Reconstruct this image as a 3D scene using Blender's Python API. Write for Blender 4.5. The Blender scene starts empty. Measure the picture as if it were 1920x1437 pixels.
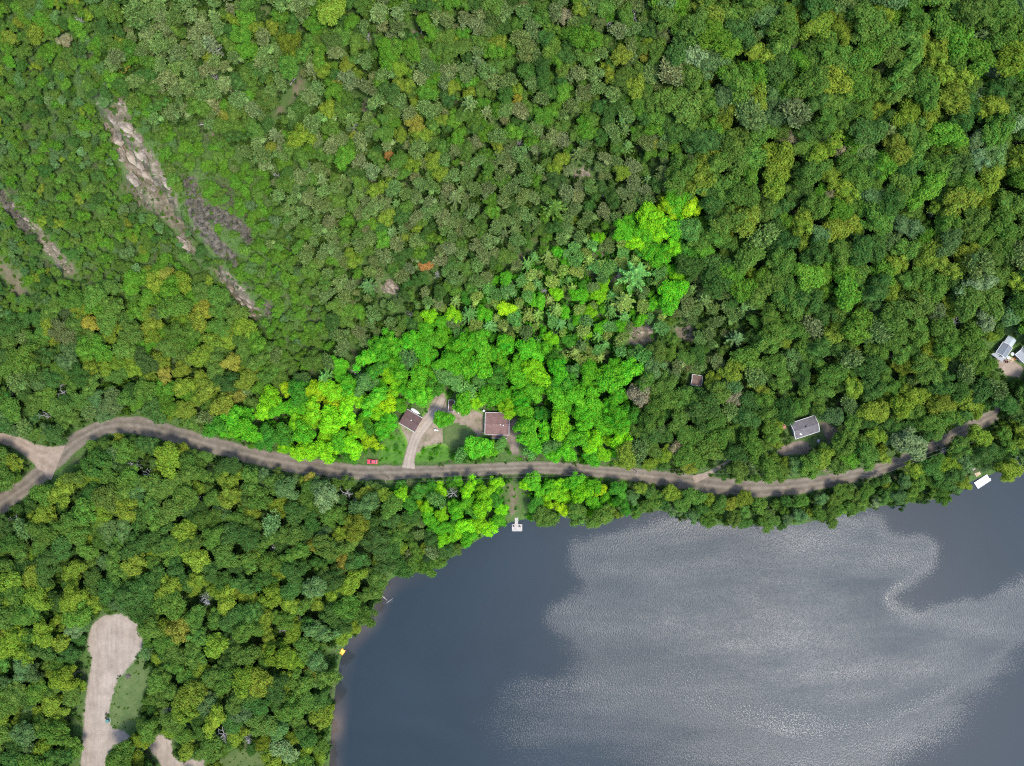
import bpy, bmesh, math, random
import numpy as np
from mathutils import Vector, Matrix

random.seed(7)
RNG = np.random.default_rng(11)
scene = bpy.context.scene
COL = scene.collection
R = math.radians

# ------------------------------------------------------------------ camera, sky, sun, exposure
CAM_H = 300.0
HFOV = 71.0
TAN = math.tan(R(HFOV / 2))
W_PX, H_PX = 1920.0, 1437.0
CU, CV = 960.0, 718.5
cam_data = bpy.data.cameras.new("camera")
cam = bpy.data.objects.new("camera", cam_data)
COL.objects.link(cam)
cam.location = (0, 0, CAM_H)
cam.rotation_euler = (0, 0, 0)
cam_data.sensor_fit = 'HORIZONTAL'
cam_data.angle = R(HFOV)
cam_data.clip_start = 1.0
cam_data.clip_end = 9000.0
scene.camera = cam

SUN_DIR = Vector((0.76, -0.65, 0.0))                # towards the sun, on the ground plane
SUN_EL = R(64.2)
world = bpy.data.worlds.new("World")
scene.world = world
world.use_nodes = True
wn = world.node_tree
wn.nodes.clear()
sky = wn.nodes.new("ShaderNodeTexSky")
sky.sky_type = 'NISHITA'
sky.sun_disc = False
sky.sun_elevation = SUN_EL
sky.sun_rotation = math.atan2(SUN_DIR.x, SUN_DIR.y)
sky.air_density = 1.0
sky.dust_density = 1.2
sky.ozone_density = 1.0
bgn = wn.nodes.new("ShaderNodeBackground")
bgn.inputs["Strength"].default_value = 0.15
won = wn.nodes.new("ShaderNodeOutputWorld")
wn.links.new(sky.outputs[0], bgn.inputs[0])
wn.links.new(bgn.outputs[0], won.inputs[0])

sun_data = bpy.data.lights.new("sun", 'SUN')
sun_data.energy = 1.5
sun_data.angle = R(13.0)
sun_data.color = (1.0, 0.95, 0.88)
sun = bpy.data.objects.new("sun", sun_data)
COL.objects.link(sun)
sd = Vector((SUN_DIR.x * math.cos(SUN_EL), SUN_DIR.y * math.cos(SUN_EL), math.sin(SUN_EL)))
sun.rotation_euler = sd.to_track_quat('Z', 'Y').to_euler()
sun.location = (0, 0, 200)

vs = scene.view_settings
vs.view_transform = 'Standard'
vs.look = 'None'
vs.gamma = 1.0
vs.use_curve_mapping = False
vs.exposure = 1.85
scene.render.engine = 'CYCLES'
scene.cycles.use_denoising = False
scene.cycles.pixel_filter_type = 'BLACKMAN_HARRIS'
scene.cycles.filter_width = 1.2
scene.cycles.max_bounces = 6
scene.cycles.diffuse_bounces = 3
scene.cycles.glossy_bounces = 2
scene.cycles.transparent_max_bounces = 4

# ------------------------------------------------------------------ the lie of the land
S0 = CAM_H * 2 * TAN / W_PX                            # metres per picture unit at lake level


def smooth(a, b, x):
    t = np.clip((np.asarray(x, float) - a) / (b - a), 0, 1)
    return t * t * (3 - 2 * t)


def px0(pts):
    """plan points of the survey sheet -> metres at lake level"""
    p = np.array(pts, float)
    return np.stack([(p[:, 0] - CU) * S0, (CV - p[:, 1]) * S0], 1)


def seg_dist(x, y, poly, closed=True):
    x = np.asarray(x, float); y = np.asarray(y, float)
    d2 = np.full(x.shape, 1e18)
    n = len(poly)
    for i in range(n if closed else n - 1):
        ax, ay = poly[i]; bx, by = poly[(i + 1) % n]
        dx, dy = bx - ax, by - ay
        L = dx * dx + dy * dy + 1e-12
        t = np.clip(((x - ax) * dx + (y - ay) * dy) / L, 0, 1)
        d2 = np.minimum(d2, (x - ax - t * dx) ** 2 + (y - ay - t * dy) ** 2)
    return np.sqrt(d2)


def inside(x, y, poly):
    x = np.asarray(x, float); y = np.asarray(y, float)
    c = np.zeros(x.shape, bool)
    n = len(poly)
    for i in range(n):
        ax, ay = poly[i]; bx, by = poly[(i + 1) % n]
        cond = (ay > y) != (by > y)
        if ay != by:
            xi = (bx - ax) * (y - ay) / (by - ay) + ax
            c ^= cond & (x < xi)
    return c


def sdist(x, y, poly):
    d = seg_dist(x, y, poly)
    return np.where(inside(x, y, poly), d, -d)


def vnoise(x, y, s, seed=0):
    """smooth value noise, about -1..1"""
    x = np.asarray(x, float) / s; y = np.asarray(y, float) / s
    xi = np.floor(x).astype(int); yi = np.floor(y).astype(int)
    fx = x - xi; fy = y - yi
    fx = fx * fx * (3 - 2 * fx); fy = fy * fy * (3 - 2 * fy)

    def hsh(a, b):
        n = (a * 374761393 + b * 668265263 + seed * 974634541) & 0x7fffffff
        n = ((n ^ (n >> 13)) * 1274126177) & 0x7fffffff
        return ((n ^ (n >> 16)) & 0xffff) / 32767.5 - 1
    return (hsh(xi, yi) * (1 - fx) + hsh(xi + 1, yi) * fx) * (1 - fy) + (hsh(xi, yi + 1) * (1 - fx) + hsh(xi + 1, yi + 1) * fx) * fy


SHORE_PX = [(618, 1437), (622, 1370), (628, 1310), (632, 1270), (640, 1235), (650, 1205), (668, 1185), (690, 1165), (704, 1135),
            (712, 1110), (735, 1085), (775, 1070), (820, 1060), (850, 1040), (900, 1012), (955, 980), (1010, 970), (1060, 968),
            (1120, 972), (1180, 966), (1240, 958), (1290, 972), (1340, 985), (1420, 985), (1500, 985), (1560, 968), (1610, 958), (1650, 950),
            (1700, 940), (1750, 938), (1790, 925), (1815, 905), (1840, 895), (1870, 885), (1900, 862), (1940, 830), (2100, 760), (2600, 640), (5200, 900),
            (5200, 5200), (300, 5200), (560, 2200), (600, 1600)]
SHORE = px0(SHORE_PX)
RIDGE_A = px0([(170, 90), (215, 200), (255, 290), (320, 380), (400, 490), (500, 600)])
RIDGE_B = px0([(-60, 280), (10, 360), (60, 425), (140, 510)])


def side_dist(x, y, line):
    """signed distance to a line running down the sheet: positive on its right-hand, upper side; and a taper towards its ends"""
    a, b = line[0], line[-1]
    dx, dy = b - a
    L = math.hypot(dx, dy)
    along = ((x - a[0]) * dx + (y - a[1]) * dy) / L
    s = np.sign(-(dx * (y - a[1]) - dy * (x - a[0]))) * -1
    return s * seg_dist(x, y, line, False), smooth(-25, 12, along) * smooth(L + 25, L - 12, along)


def hgt(x, y):
    x = np.asarray(x, float); y = np.asarray(y, float)
    d = -sdist(x, y, SHORE)
    land = 1.3 * smooth(0, 5, d) + 4.2 * smooth(3, 32, d) + 0.02 * np.clip(d, 0, 200)
    bed = np.maximum(-0.16 * np.clip(-d, 0, None) - 0.1, -4.5)
    t = y - 2.0 + 0.05 * x
    hill = 0.27 * 12 * np.log1p(np.exp(np.clip(t / 12, -30, 30)))
    hill = np.minimum(hill, 75.0) * (1 - 0.30 * smooth(40, 220, x))
    hm = np.clip(hill / 12, 0, 1)
    bumps = (vnoise(x, y, 38, 3) * 2.2 + vnoise(x, y, 17, 4) * 0.8) * hm
    ra, ta = side_dist(x, y, RIDGE_A)
    rb, tb = side_dist(x, y, RIDGE_B)
    step = 9 * (smooth(-7, 7, ra) - 0.5) * ta + 7 * (smooth(-6, 6, rb) - 0.5) * tb
    step = step * np.exp(-((ra / 45) ** 2)) * (ta > 0) + 0 * tb
    return np.where(d > 0, land + hill + bumps + step, bed)


def P(u, v, dz=0.0):
    """a point of the sheet -> (x, y, z) on the ground, DZ metres up"""
    u = np.atleast_1d(np.asarray(u, float)); v = np.atleast_1d(np.asarray(v, float))
    z = np.full(u.shape, 6.0)
    for _ in range(9):
        s = (CAM_H - z - dz) * 2 * TAN / W_PX
        x = (u - CU) * s; y = (CV - v) * s
        z = 0.5 * z + 0.5 * np.maximum(hgt(x, y), 0.0)
    s = (CAM_H - z - dz) * 2 * TAN / W_PX
    x = (u - CU) * s; y = (CV - v) * s
    return x, y, np.maximum(hgt(x, y), 0.0)


def P1(u, v, dz=0.0):
    x, y, z = P(u, v, dz)
    return float(x[0]), float(y[0]), float(z[0])


def proj(x, y, z):
    s = (CAM_H - z) * 2 * TAN / W_PX
    return x / s + CU, CV - y / s


# ------------------------------------------------------------------ materials
def nt(name):
    m = bpy.data.materials.new(name)
    m.use_nodes = True
    t = m.node_tree
    t.nodes.clear()
    return m, t


def N(t, typ, **kw):
    n = t.nodes.new(typ)
    for k, v in kw.items():
        if k.startswith("i_"):
            n.inputs[k[2:].replace("_", " ")].default_value = v
        else:
            setattr(n, k, v)
    return n


def noise(t, scale, detail=4, rough=0.55, coord=None, dist=0.0):
    n = N(t, "ShaderNodeTexNoise")
    n.inputs["Scale"].default_value = scale
    n.inputs["Detail"].default_value = detail
    n.inputs["Roughness"].default_value = rough
    n.inputs["Distortion"].default_value = dist
    if coord is not None:
        t.links.new(coord, n.inputs["Vector"])
    return n


def ramp(t, fac, stops):
    r = N(t, "ShaderNodeValToRGB")
    el = r.color_ramp.elements
    while len(el) < len(stops):
        el.new(0.5)
    for e, (p, c) in zip(el, stops):
        e.position = p
        e.color = (c[0], c[1], c[2], 1) if isinstance(c, (tuple, list)) else (c, c, c, 1)
    t.links.new(fac, r.inputs[0])
    return r


def mixc(t, fac, a, b, blend='MIX'):
    m = N(t, "ShaderNodeMix", data_type='RGBA', blend_type=blend)
    for s, v in ((0, fac), (6, a), (7, b)):
        if isinstance(v, (int, float)):
            m.inputs[s].default_value = v
        elif isinstance(v, tuple):
            m.inputs[s].default_value = (*v, 1) if len(v) == 3 else v
        else:
            t.links.new(v, m.inputs[s])
    return m.outputs[2]


def math_(t, op, a, b=None, clamp=False):
    m = N(t, "ShaderNodeMath", operation=op, use_clamp=clamp)
    for s, v in ((0, a), (1, b)):
        if v is None:
            continue
        if isinstance(v, (int, float)):
            m.inputs[s].default_value = v
        else:
            t.links.new(v, m.inputs[s])
    return m.outputs[0]


def finish(t, color, rough=0.9, spec=0.3, bump=None, bump_d=0.05, bump_s=0.6, metal=0.0):
    b = N(t, "ShaderNodeBsdfPrincipled")
    if isinstance(color, tuple):
        b.inputs["Base Color"].default_value = (*color, 1)
    else:
        t.links.new(color, b.inputs["Base Color"])
    b.inputs["Roughness"].default_value = rough
    b.inputs["Specular IOR Level"].default_value = spec
    b.inputs["Metallic"].default_value = metal
    if bump is not None:
        bn = N(t, "ShaderNodeBump")
        bn.inputs["Distance"].default_value = bump_d
        bn.inputs["Strength"].default_value = bump_s
        t.links.new(bump, bn.inputs["Height"])
        t.links.new(bn.outputs[0], b.inputs["Normal"])
    o = N(t, "ShaderNodeOutputMaterial")
    t.links.new(b.outputs[0], o.inputs[0])
    return b


def objco(t):
    return N(t, "ShaderNodeTexCoord").outputs["Object"]


def leaf_material(name, lo=0.62, hi=1.38, transl=0.42, fixed=None):
    m, t = nt(name)
    if fixed:
        base = N(t, "ShaderNodeRGB")
        base.outputs[0].default_value = (*fixed, 1)
        basec = base.outputs[0]
    else:
        at = N(t, "ShaderNodeAttribute", attribute_type='INSTANCER', attribute_name="tint")
        basec = at.outputs["Color"]
    geo = N(t, "ShaderNodeNewGeometry")
    rnd = geo.outputs["Random Per Island"]
    k = N(t, "ShaderNodeMapRange")
    k.inputs["To Min"].default_value = lo
    k.inputs["To Max"].default_value = hi
    t.links.new(rnd, k.inputs["Value"])
    shade = N(t, "ShaderNodeVectorMath", operation='SCALE')
    t.links.new(basec, shade.inputs[0])
    t.links.new(k.outputs[0], shade.inputs["Scale"])
    hs = N(t, "ShaderNodeHueSaturation")
    w = math_(t, 'MULTIPLY', math_(t, 'FRACT', math_(t, 'MULTIPLY', rnd, 37.13)), 0.05)
    t.links.new(math_(t, 'ADD', w, 0.472), hs.inputs["Hue"])
    t.links.new(shade.outputs[0], hs.inputs["Color"])
    d = N(t, "ShaderNodeBsdfDiffuse")
    tr = N(t, "ShaderNodeBsdfTranslucent")
    t.links.new(hs.outputs[0], d.inputs[0])
    t.links.new(mixc(t, 0.25, hs.outputs[0], (0.12, 0.20, 0.01)), tr.inputs[0])
    mx = N(t, "ShaderNodeMixShader")
    mx.inputs[0].default_value = transl
    t.links.new(d.outputs[0], mx.inputs[1])
    t.links.new(tr.outputs[0], mx.inputs[2])
    o = N(t, "ShaderNodeOutputMaterial")
    t.links.new(mx.outputs[0], o.inputs[0])
    return m


def speckle(name, c1, c2, c3=None, scale=0.5, fine=6.0, rough=0.9, bump_d=0.04, spec=0.2):
    m, t = nt(name)
    co = objco(t)
    a = noise(t, scale, 5, 0.6, co)
    b = noise(t, fine, 3, 0.6, co)
    st = [(0.35, c1), (0.65, c2)] if c3 is None else [(0.3, c1), (0.5, c2), (0.7, c3)]
    r = ramp(t, a.outputs[0], st)
    c = mixc(t, 0.55, r.outputs[0], ramp(t, b.outputs[0], [(0.3, 0.25), (0.72, 0.85)]).outputs[0], 'OVERLAY')
    finish(t, c, rough, spec, b.outputs[0], bump_d)
    return m


def plain(name, c, rough=0.6, spec=0.4, var=0.12, scale=3.0, metal=0.0):
    m, t = nt(name)
    n = noise(t, scale, 4, 0.6, objco(t))
    lo = tuple(v * (1 - var) for v in c); hi = tuple(min(1, v * (1 + var)) for v in c)
    finish(t, ramp(t, n.outputs[0], [(0.3, lo), (0.7, hi)]).outputs[0], rough, spec, n.outputs[0], 0.01, 0.3, metal)
    return m


M = {}
M['leaf'] = leaf_material("leaf")
M['needle'] = leaf_material("needle", 0.5, 1.5, 0.12)
M['bark'] = speckle("bark", (0.06, 0.05, 0.04), (0.16, 0.14, 0.12), scale=3, fine=14)
M['deadwood'] = speckle("deadwood", (0.16, 0.15, 0.14), (0.36, 0.34, 0.32), scale=1.2, fine=9)
M['stone'] = speckle("stone", (0.060, 0.049, 0.036), (0.160, 0.130, 0.095), (0.265, 0.220, 0.165), scale=0.55, fine=3.5, bump_d=0.1)
M['dark_stone'] = speckle("dark_stone", (0.022, 0.020, 0.014), (0.105, 0.091, 0.066), scale=0.6, fine=4, bump_d=0.1)
M['pale_metal'] = plain("pale_metal", (0.34, 0.36, 0.37), 0.45, 0.5)
M['white'] = plain("white_paint", (0.52, 0.52, 0.50), 0.5)
M['glass'] = plain("window_glass", (0.03, 0.035, 0.04), 0.08, 0.6)
M['dark'] = plain("dark_trim", (0.03, 0.03, 0.035), 0.5)
M['wire'] = plain("wire", (0.05, 0.05, 0.05), 0.5)
M['pole_wood'] = speckle("pole_wood", (0.14, 0.11, 0.085), (0.27, 0.22, 0.17), scale=2, fine=12)


def shingle_mat(name, c):
    m, t = nt(name)
    co = objco(t)
    br = N(t, "ShaderNodeTexBrick")
    t.links.new(co, br.inputs["Vector"])
    br.inputs["Scale"].default_value = 1.0
    br.inputs["Brick Width"].default_value = 0.55
    br.inputs["Row Height"].default_value = 0.26
    br.inputs["Mortar Size"].default_value = 0.012
    br.inputs["Color1"].default_value = (*[v * 0.86 for v in c], 1)
    br.inputs["Color2"].default_value = (*[v * 1.12 for v in c], 1)
    br.inputs["Mortar"].default_value = (*[v * 0.6 for v in c], 1)
    n = noise(t, 0.55, 5, 0.65, co)
    cc = mixc(t, 0.5, br.outputs[0], ramp(t, n.outputs[0], [(0.25, 0.3), (0.75, 0.72)]).outputs[0], 'OVERLAY')
    finish(t, cc, 0.9, 0.15, br.outputs["Fac"], -0.01)
    return m


M['brown_shingle'] = shingle_mat("brown_shingle", (0.085, 0.053, 0.047))
M['rose_shingle'] = shingle_mat("rose_shingle", (0.145, 0.086, 0.075))
M['grey_shingle'] = shingle_mat("grey_shingle", (0.108, 0.099, 0.102))
M['rust_shingle'] = shingle_mat("rust_shingle", (0.13, 0.085, 0.07))
M['grey_metal_roof'] = plain("grey_metal_roof", (0.125, 0.14, 0.15), 0.5, 0.4, 0.08, 0.8)
M['pale_metal_roof'] = plain("pale_metal_roof", (0.29, 0.32, 0.32), 0.4, 0.5, 0.06, 0.8)
M['siding_tan'] = plain("tan_siding", (0.33, 0.27, 0.20), 0.7)
M['siding_grey'] = plain("grey_siding", (0.30, 0.30, 0.30), 0.7)
M['log'] = plain("brown_siding", (0.17, 0.10, 0.06), 0.7)
M['deck_wood'] = speckle("deck_wood", (0.24, 0.21, 0.18), (0.38, 0.34, 0.30), scale=1.5, fine=10)
M['tan_wood'] = speckle("tan_wood", (0.27, 0.20, 0.12), (0.42, 0.33, 0.21), scale=1.5, fine=10)
M['brick_red'] = plain("brick_red", (0.30, 0.13, 0.10), 0.85, 0.2, 0.3)
M['yellow'] = plain("yellow_plastic", (0.75, 0.46, 0.06), 0.4, 0.5)
M['orange'] = plain("orange_plastic", (0.62, 0.20, 0.03), 0.4, 0.5)
M['green_metal'] = plain("green_metal", (0.05, 0.14, 0.12), 0.5, 0.5)
M['tyre'] = plain("tyre_rubber", (0.02, 0.02, 0.02), 0.8)


def car_paint():
    m, t = nt("red_paint")
    b = finish(t, (0.42, 0.03, 0.045), 0.35, 0.5)
    b.inputs["Coat Weight"].default_value = 0.6
    return m


M['red_paint'] = car_paint()


def ground_mat():
    m, t = nt("forest_floor")
    co = objco(t)
    a = noise(t, 0.09, 6, 0.6, co)
    b = noise(t, 1.6, 5, 0.65, co)
    leafy = ramp(t, b.outputs[0], [(0.28, (0.020, 0.040, 0.012)), (0.5, (0.048, 0.090, 0.020)), (0.72, (0.080, 0.135, 0.032))])
    litter = ramp(t, b.outputs[0], [(0.28, (0.020, 0.018, 0.014)), (0.72, (0.075, 0.060, 0.042))])
    f = ramp(t, a.outputs[0], [(0.52, 0.0), (0.68, 0.8)])
    finish(t, mixc(t, f.outputs[0], leafy.outputs[0], litter.outputs[0]), 0.95, 0.1, b.outputs[0], 0.25, 0.8)
    return m


M['ground'] = ground_mat()


def edged_mat(name, inner_stops, grass=((0.030, 0.060, 0.016), (0.075, 0.115, 0.030)), soft=1.2, scale=0.35, fine=5.0, tracks=0.0, jag=2.0, streak=0.0):
    """a bare patch whose rim breaks up into grass; "edge" is metres in from the rim, "across" runs over a track from -1 to 1"""
    m, t = nt(name)
    co = objco(t)
    ed = N(t, "ShaderNodeAttribute", attribute_name="edge").outputs["Fac"]
    a = noise(t, scale, 6, 0.65, co)
    b = noise(t, fine, 4, 0.65, co)
    c = noise(t, 0.5, 5, 0.7, co)
    col = ramp(t, a.outputs[0], inner_stops).outputs[0]
    if tracks:
        ac = N(t, "ShaderNodeAttribute", attribute_name="across").outputs["Fac"]
        wob = math_(t, 'ADD', ac, math_(t, 'MULTIPLY', math_(t, 'SUBTRACT', noise(t, 0.06, 3, 0.5, co).outputs[0], 0.5), 0.5))
        pale = ramp(t, math_(t, 'ADD', math_(t, 'MULTIPLY', wob, 0.5), 0.5),
                    [(0.0, 0.50), (0.14, 0.62), (0.24, 0.40), (0.36, 0.34), (0.46, 0.66), (0.54, 0.66), (0.64, 0.34), (0.76, 0.42), (0.86, 0.62), (1.0, 0.45)])
        brk = mixc(t, math_(t, 'MULTIPLY', c.outputs[0], 0.8), pale.outputs[0], (0.5, 0.5, 0.5))
        col = mixc(t, tracks, col, brk, 'OVERLAY')
    if streak:
        ms = N(t, "ShaderNodeMapping")
        ms.inputs["Scale"].default_value = (0.75, 0.06, 1.0)
        t.links.new(co, ms.inputs[0])
        sn = noise(t, 1.0, 4, 0.65, ms.outputs[0], 0.6)
        col = mixc(t, streak, col, ramp(t, sn.outputs[0], [(0.3, 0.28), (0.7, 0.75)]).outputs[0], 'OVERLAY')
    col = mixc(t, 0.45, col, ramp(t, b.outputs[0], [(0.3, 0.3), (0.7, 0.75)]).outputs[0], 'OVERLAY')
    g = ramp(t, b.outputs[0], [(0.3, grass[0]), (0.7, grass[1])]).outputs[0]
    e = math_(t, 'ADD', math_(t, 'DIVIDE', ed, soft), math_(t, 'MULTIPLY', math_(t, 'SUBTRACT', c.outputs[0], 0.5), jag))
    e = ramp(t, e, [(0.2, 0.0), (0.75, 1.0)]).outputs[0]
    finish(t, mixc(t, e, g, col), 0.95, 0.12, b.outputs[0], 0.05, 0.6)
    return m


M['road'] = edged_mat("road_gravel", [(0.3, (0.088, 0.073, 0.053)), (0.7, (0.150, 0.126, 0.096))], soft=0.9, tracks=0.8, jag=1.0)
M['drive'] = edged_mat("driveway_gravel", [(0.3, (0.15, 0.116, 0.085)), (0.7, (0.24, 0.188, 0.143))], soft=1.0, tracks=0.35, jag=1.2)
M['lotdrive'] = edged_mat("yard_gravel", [(0.3, (0.085, 0.08, 0.04)), (0.5, (0.18, 0.142, 0.10)), (0.75, (0.24, 0.19, 0.145))], grass=((0.05, 0.12, 0.012), (0.11, 0.22, 0.03)), soft=1.4, jag=1.8)
M['drive_pale'] = edged_mat("driveway_pale", [(0.3, (0.19, 0.155, 0.118)), (0.7, (0.26, 0.213, 0.168))], grass=((0.10, 0.085, 0.055), (0.19, 0.155, 0.115)), soft=1.0, tracks=0.4, jag=1.6)
M['pit'] = edged_mat("pale_gravel", [(0.3, (0.165, 0.134, 0.104)), (0.7, (0.250, 0.208, 0.165))], soft=1.3, scale=0.2, jag=2.2, streak=0.3)
M['yard_dirt'] = edged_mat("yard_dirt", [(0.3, (0.085, 0.068, 0.05)), (0.7, (0.19, 0.148, 0.112))], soft=1.2, jag=2.0)
M['lawn'] = edged_mat("lawn_grass", [(0.3, (0.045, 0.075, 0.022)), (0.7, (0.085, 0.11, 0.038))], soft=1.5)
M['lot_lawn'] = edged_mat("lot_grass", [(0.3, (0.025, 0.075, 0.010)), (0.7, (0.065, 0.15, 0.018))], grass=((0.03, 0.08, 0.012), (0.07, 0.15, 0.02)), soft=1.5, scale=0.6, fine=3.0)  # grass colour raised to carry the lot's painted highlight
M['rock_ground'] = edged_mat("rock_ground", [(0.3, (0.045, 0.042, 0.024)), (0.5, (0.100, 0.085, 0.055)), (0.72, (0.20, 0.165, 0.12))], soft=2.6, scale=0.4, fine=2.5, jag=3.8)
M['scree_ground'] = edged_mat("scree_ground", [(0.3, (0.020, 0.019, 0.011)), (0.5, (0.056, 0.050, 0.031)), (0.72, (0.120, 0.104, 0.070))], soft=3.0, scale=0.5, fine=2.5, jag=4.4)
M['bare_soil'] = edged_mat("bare_soil", [(0.3, (0.06, 0.06, 0.03)), (0.7, (0.135, 0.11, 0.07))], soft=3.5, jag=3.6)


def water_mat():
    m, t = nt("lake_water")
    co = objco(t)
    wind = N(t, "ShaderNodeAttribute", attribute_name="wind").outputs["Fac"]
    shal = N(t, "ShaderNodeAttribute", attribute_name="shallow").outputs["Fac"]
    mb = N(t, "ShaderNodeMapping")
    mb.inputs["Rotation"].default_value = (0, 0, R(-20))
    mb.inputs["Scale"].default_value = (0.4, 1.5, 1.0)
    t.links.new(co, mb.inputs[0])
    big = noise(t, 0.035, 5, 0.6, mb.outputs[0])
    frag = noise(t, 1.7, 4, 0.8, co)
    mp = N(t, "ShaderNodeMapping")
    mp.inputs["Rotation"].default_value = (0, 0, R(-25))
    mp.inputs["Scale"].default_value = (1.0, 0.55, 1.0)
    t.links.new(co, mp.inputs[0])
    rip = noise(t, 2.1, 2, 0.6, mp.outputs[0])
    w = math_(t, 'ADD', math_(t, 'MULTIPLY', wind, 1.25), -0.22)
    w = math_(t, 'ADD', w, math_(t, 'MULTIPLY', math_(t, 'SUBTRACT', frag.outputs[0], 0.5), 1.9))
    w = math_(t, 'ADD', w, math_(t, 'MULTIPLY', math_(t, 'SUBTRACT', big.outputs[0], 0.5), math_(t, 'MULTIPLY', wind, 1.5)))
    w = ramp(t, w, [(0.36, 0.0), (0.50, 1.0)]).outputs[0]
    w = math_(t, 'MAXIMUM', w, ramp(t, wind, [(0.62, 0.0), (0.85, 0.75)]).outputs[0])
    body = mixc(t, shal, (0.012, 0.020, 0.025), (0.095, 0.070, 0.054))
    body = mixc(t, 0.5, body, ramp(t, noise(t, 0.012, 5, 0.6, co, 0.8).outputs[0], [(0.3, 0.36), (0.7, 0.64)]).outputs[0], 'OVERLAY')
    b = finish(t, body, 0.1, 0.42)
    gust = ramp(t, big.outputs[0], [(0.34, 0.46), (0.66, 0.27)]).outputs[0]
    t.links.new(math_(t, 'ADD', math_(t, 'MULTIPLY', math_(t, 'POWER', w, 0.35), gust), 0.03), b.inputs["Roughness"])
    b.inputs["IOR"].default_value = 1.333
    bn = N(t, "ShaderNodeBump")
    bn.inputs["Distance"].default_value = 0.36
    t.links.new(rip.outputs[0], bn.inputs["Height"])
    t.links.new(math_(t, 'ADD', math_(t, 'MULTIPLY', math_(t, 'POWER', w, 1.0), 0.46), 0.003), bn.inputs["Strength"])
    t.links.new(bn.outputs[0], b.inputs["Normal"])
    return m


M['water'] = water_mat()


# ------------------------------------------------------------------ mesh helpers
def mesh_np(name, verts, faces, mat=None, smooth_=False):
    me = bpy.data.meshes.new(name)
    me.from_pydata([tuple(map(float, v)) for v in verts], [], [tuple(int(i) for i in f) for f in faces])
    if mat is not None:
        me.materials.append(mat)
    if smooth_:
        me.polygons.foreach_set("use_smooth", [True] * len(me.polygons))
    me.update()
    return me


def link(name, data, parent=None, loc=None, rot=None, **props):
    o = bpy.data.objects.new(name, data)
    COL.objects.link(o)
    if parent is not None:
        o.parent = parent
    if loc is not None:
        o.location = loc
    if rot is not None:
        o.rotation_euler = rot
    for k, v in props.items():
        o[k] = v
    return o


def attr(me, name, vals):
    a = me.attributes.new(name, 'FLOAT', 'POINT')
    a.data.foreach_set("value", np.asarray(vals, np.float32).ravel())


class Part:
    """collects boxes, prisms and tubes and links them as one mesh"""
    def __init__(self):
        self.v = []; self.f = []

    def add(self, vs, fs):
        b = len(self.v)
        self.v += [tuple(v) for v in vs]
        self.f += [tuple(i + b for i in f) for f in fs]
        return self

    def box(self, c, s, rz=0.0):
        cx, cy, cz = c; sx, sy, sz = s[0] / 2, s[1] / 2, s[2] / 2
        ca, sa = math.cos(rz), math.sin(rz)
        vs = []
        for dz in (-sz, sz):
            for dx, dy in ((-sx, -sy), (sx, -sy), (sx, sy), (-sx, sy)):
                vs.append((cx + dx * ca - dy * sa, cy + dx * sa + dy * ca, cz + dz))
        return self.add(vs, [(3, 2, 1, 0), (4, 5, 6, 7), (0, 1, 5, 4), (1, 2, 6, 5), (2, 3, 7, 6), (3, 0, 4, 7)])

    def tube(self, a, b, r0, r1=None, n=6):
        r1 = r0 if r1 is None else r1
        a = Vector(a); b = Vector(b)
        d = (b - a).normalized()
        u = d.orthogonal().normalized(); w = d.cross(u)
        vs = []
        for p, r in ((a, r0), (b, r1)):
            for i in range(n):
                q = 2 * math.pi * i / n
                vs.append(p + u * math.cos(q) * r + w * math.sin(q) * r)
        fs = [(i, (i + 1) % n, n + (i + 1) % n, n + i) for i in range(n)]
        fs += [tuple(reversed(range(n))), tuple(range(n, 2 * n))]
        return self.add(vs, fs)

    def slab(self, quad, th):
        """a sheet with thickness; QUAD is its upper face"""
        q = [Vector(p) for p in quad]
        nrm = (q[1] - q[0]).cross(q[2] - q[0]).normalized()
        if nrm.z < 0:
            q.reverse(); nrm = -nrm
        lo = [p - nrm * th for p in q]
        n = len(q)
        fs = [tuple(range(n)), tuple(reversed(range(n, 2 * n)))]
        fs += [(i, n + i, n + (i + 1) % n, (i + 1) % n) for i in range(n)]
        return self.add(q + lo, fs)

    def build(self, name, mat, parent=None, bevel=0.0, **props):
        me = mesh_np(name, self.v, self.f, mat)
        o = link(name, me, parent, **props)
        if bevel:
            b = o.modifiers.new("bevel", 'BEVEL')
            b.width = bevel; b.segments = 2; b.limit_method = 'ANGLE'
        return o


def thing(name, label, cat, loc=(0, 0, 0), rz=0.0, group=None):
    o = link(name, None, None, loc, (0, 0, rz), label=label, category=cat)
    o.empty_display_size = 0.5
    if group:
        o["group"] = group
    return o


# ------------------------------------------------------------------ ground and water
def axis_steps(half, step, far):
    core = np.arange(-half, half + step * 0.5, step)
    out = half + np.array([15, 40, 80, 150, 280, 500, 900, 1600, 2800, far])
    return np.concatenate([-out[::-1], core, out])


gx = axis_steps(290, 2.5, 4200.0)
gy = axis_steps(230, 2.5, 4200.0)
GX, GY = np.meshgrid(gx, gy)
GZ = hgt(GX, GY)
nx, ny = len(gx), len(gy)
gv = np.stack([GX.ravel(), GY.ravel(), GZ.ravel()], 1)
ii = (np.arange(ny - 1)[:, None] * nx + np.arange(nx - 1)[None, :]).ravel()
gf = np.stack([ii, ii + 1, ii + nx + 1, ii + nx], 1)
link("ground", mesh_np("ground", gv, gf, M['ground'], True), kind='structure')

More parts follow.
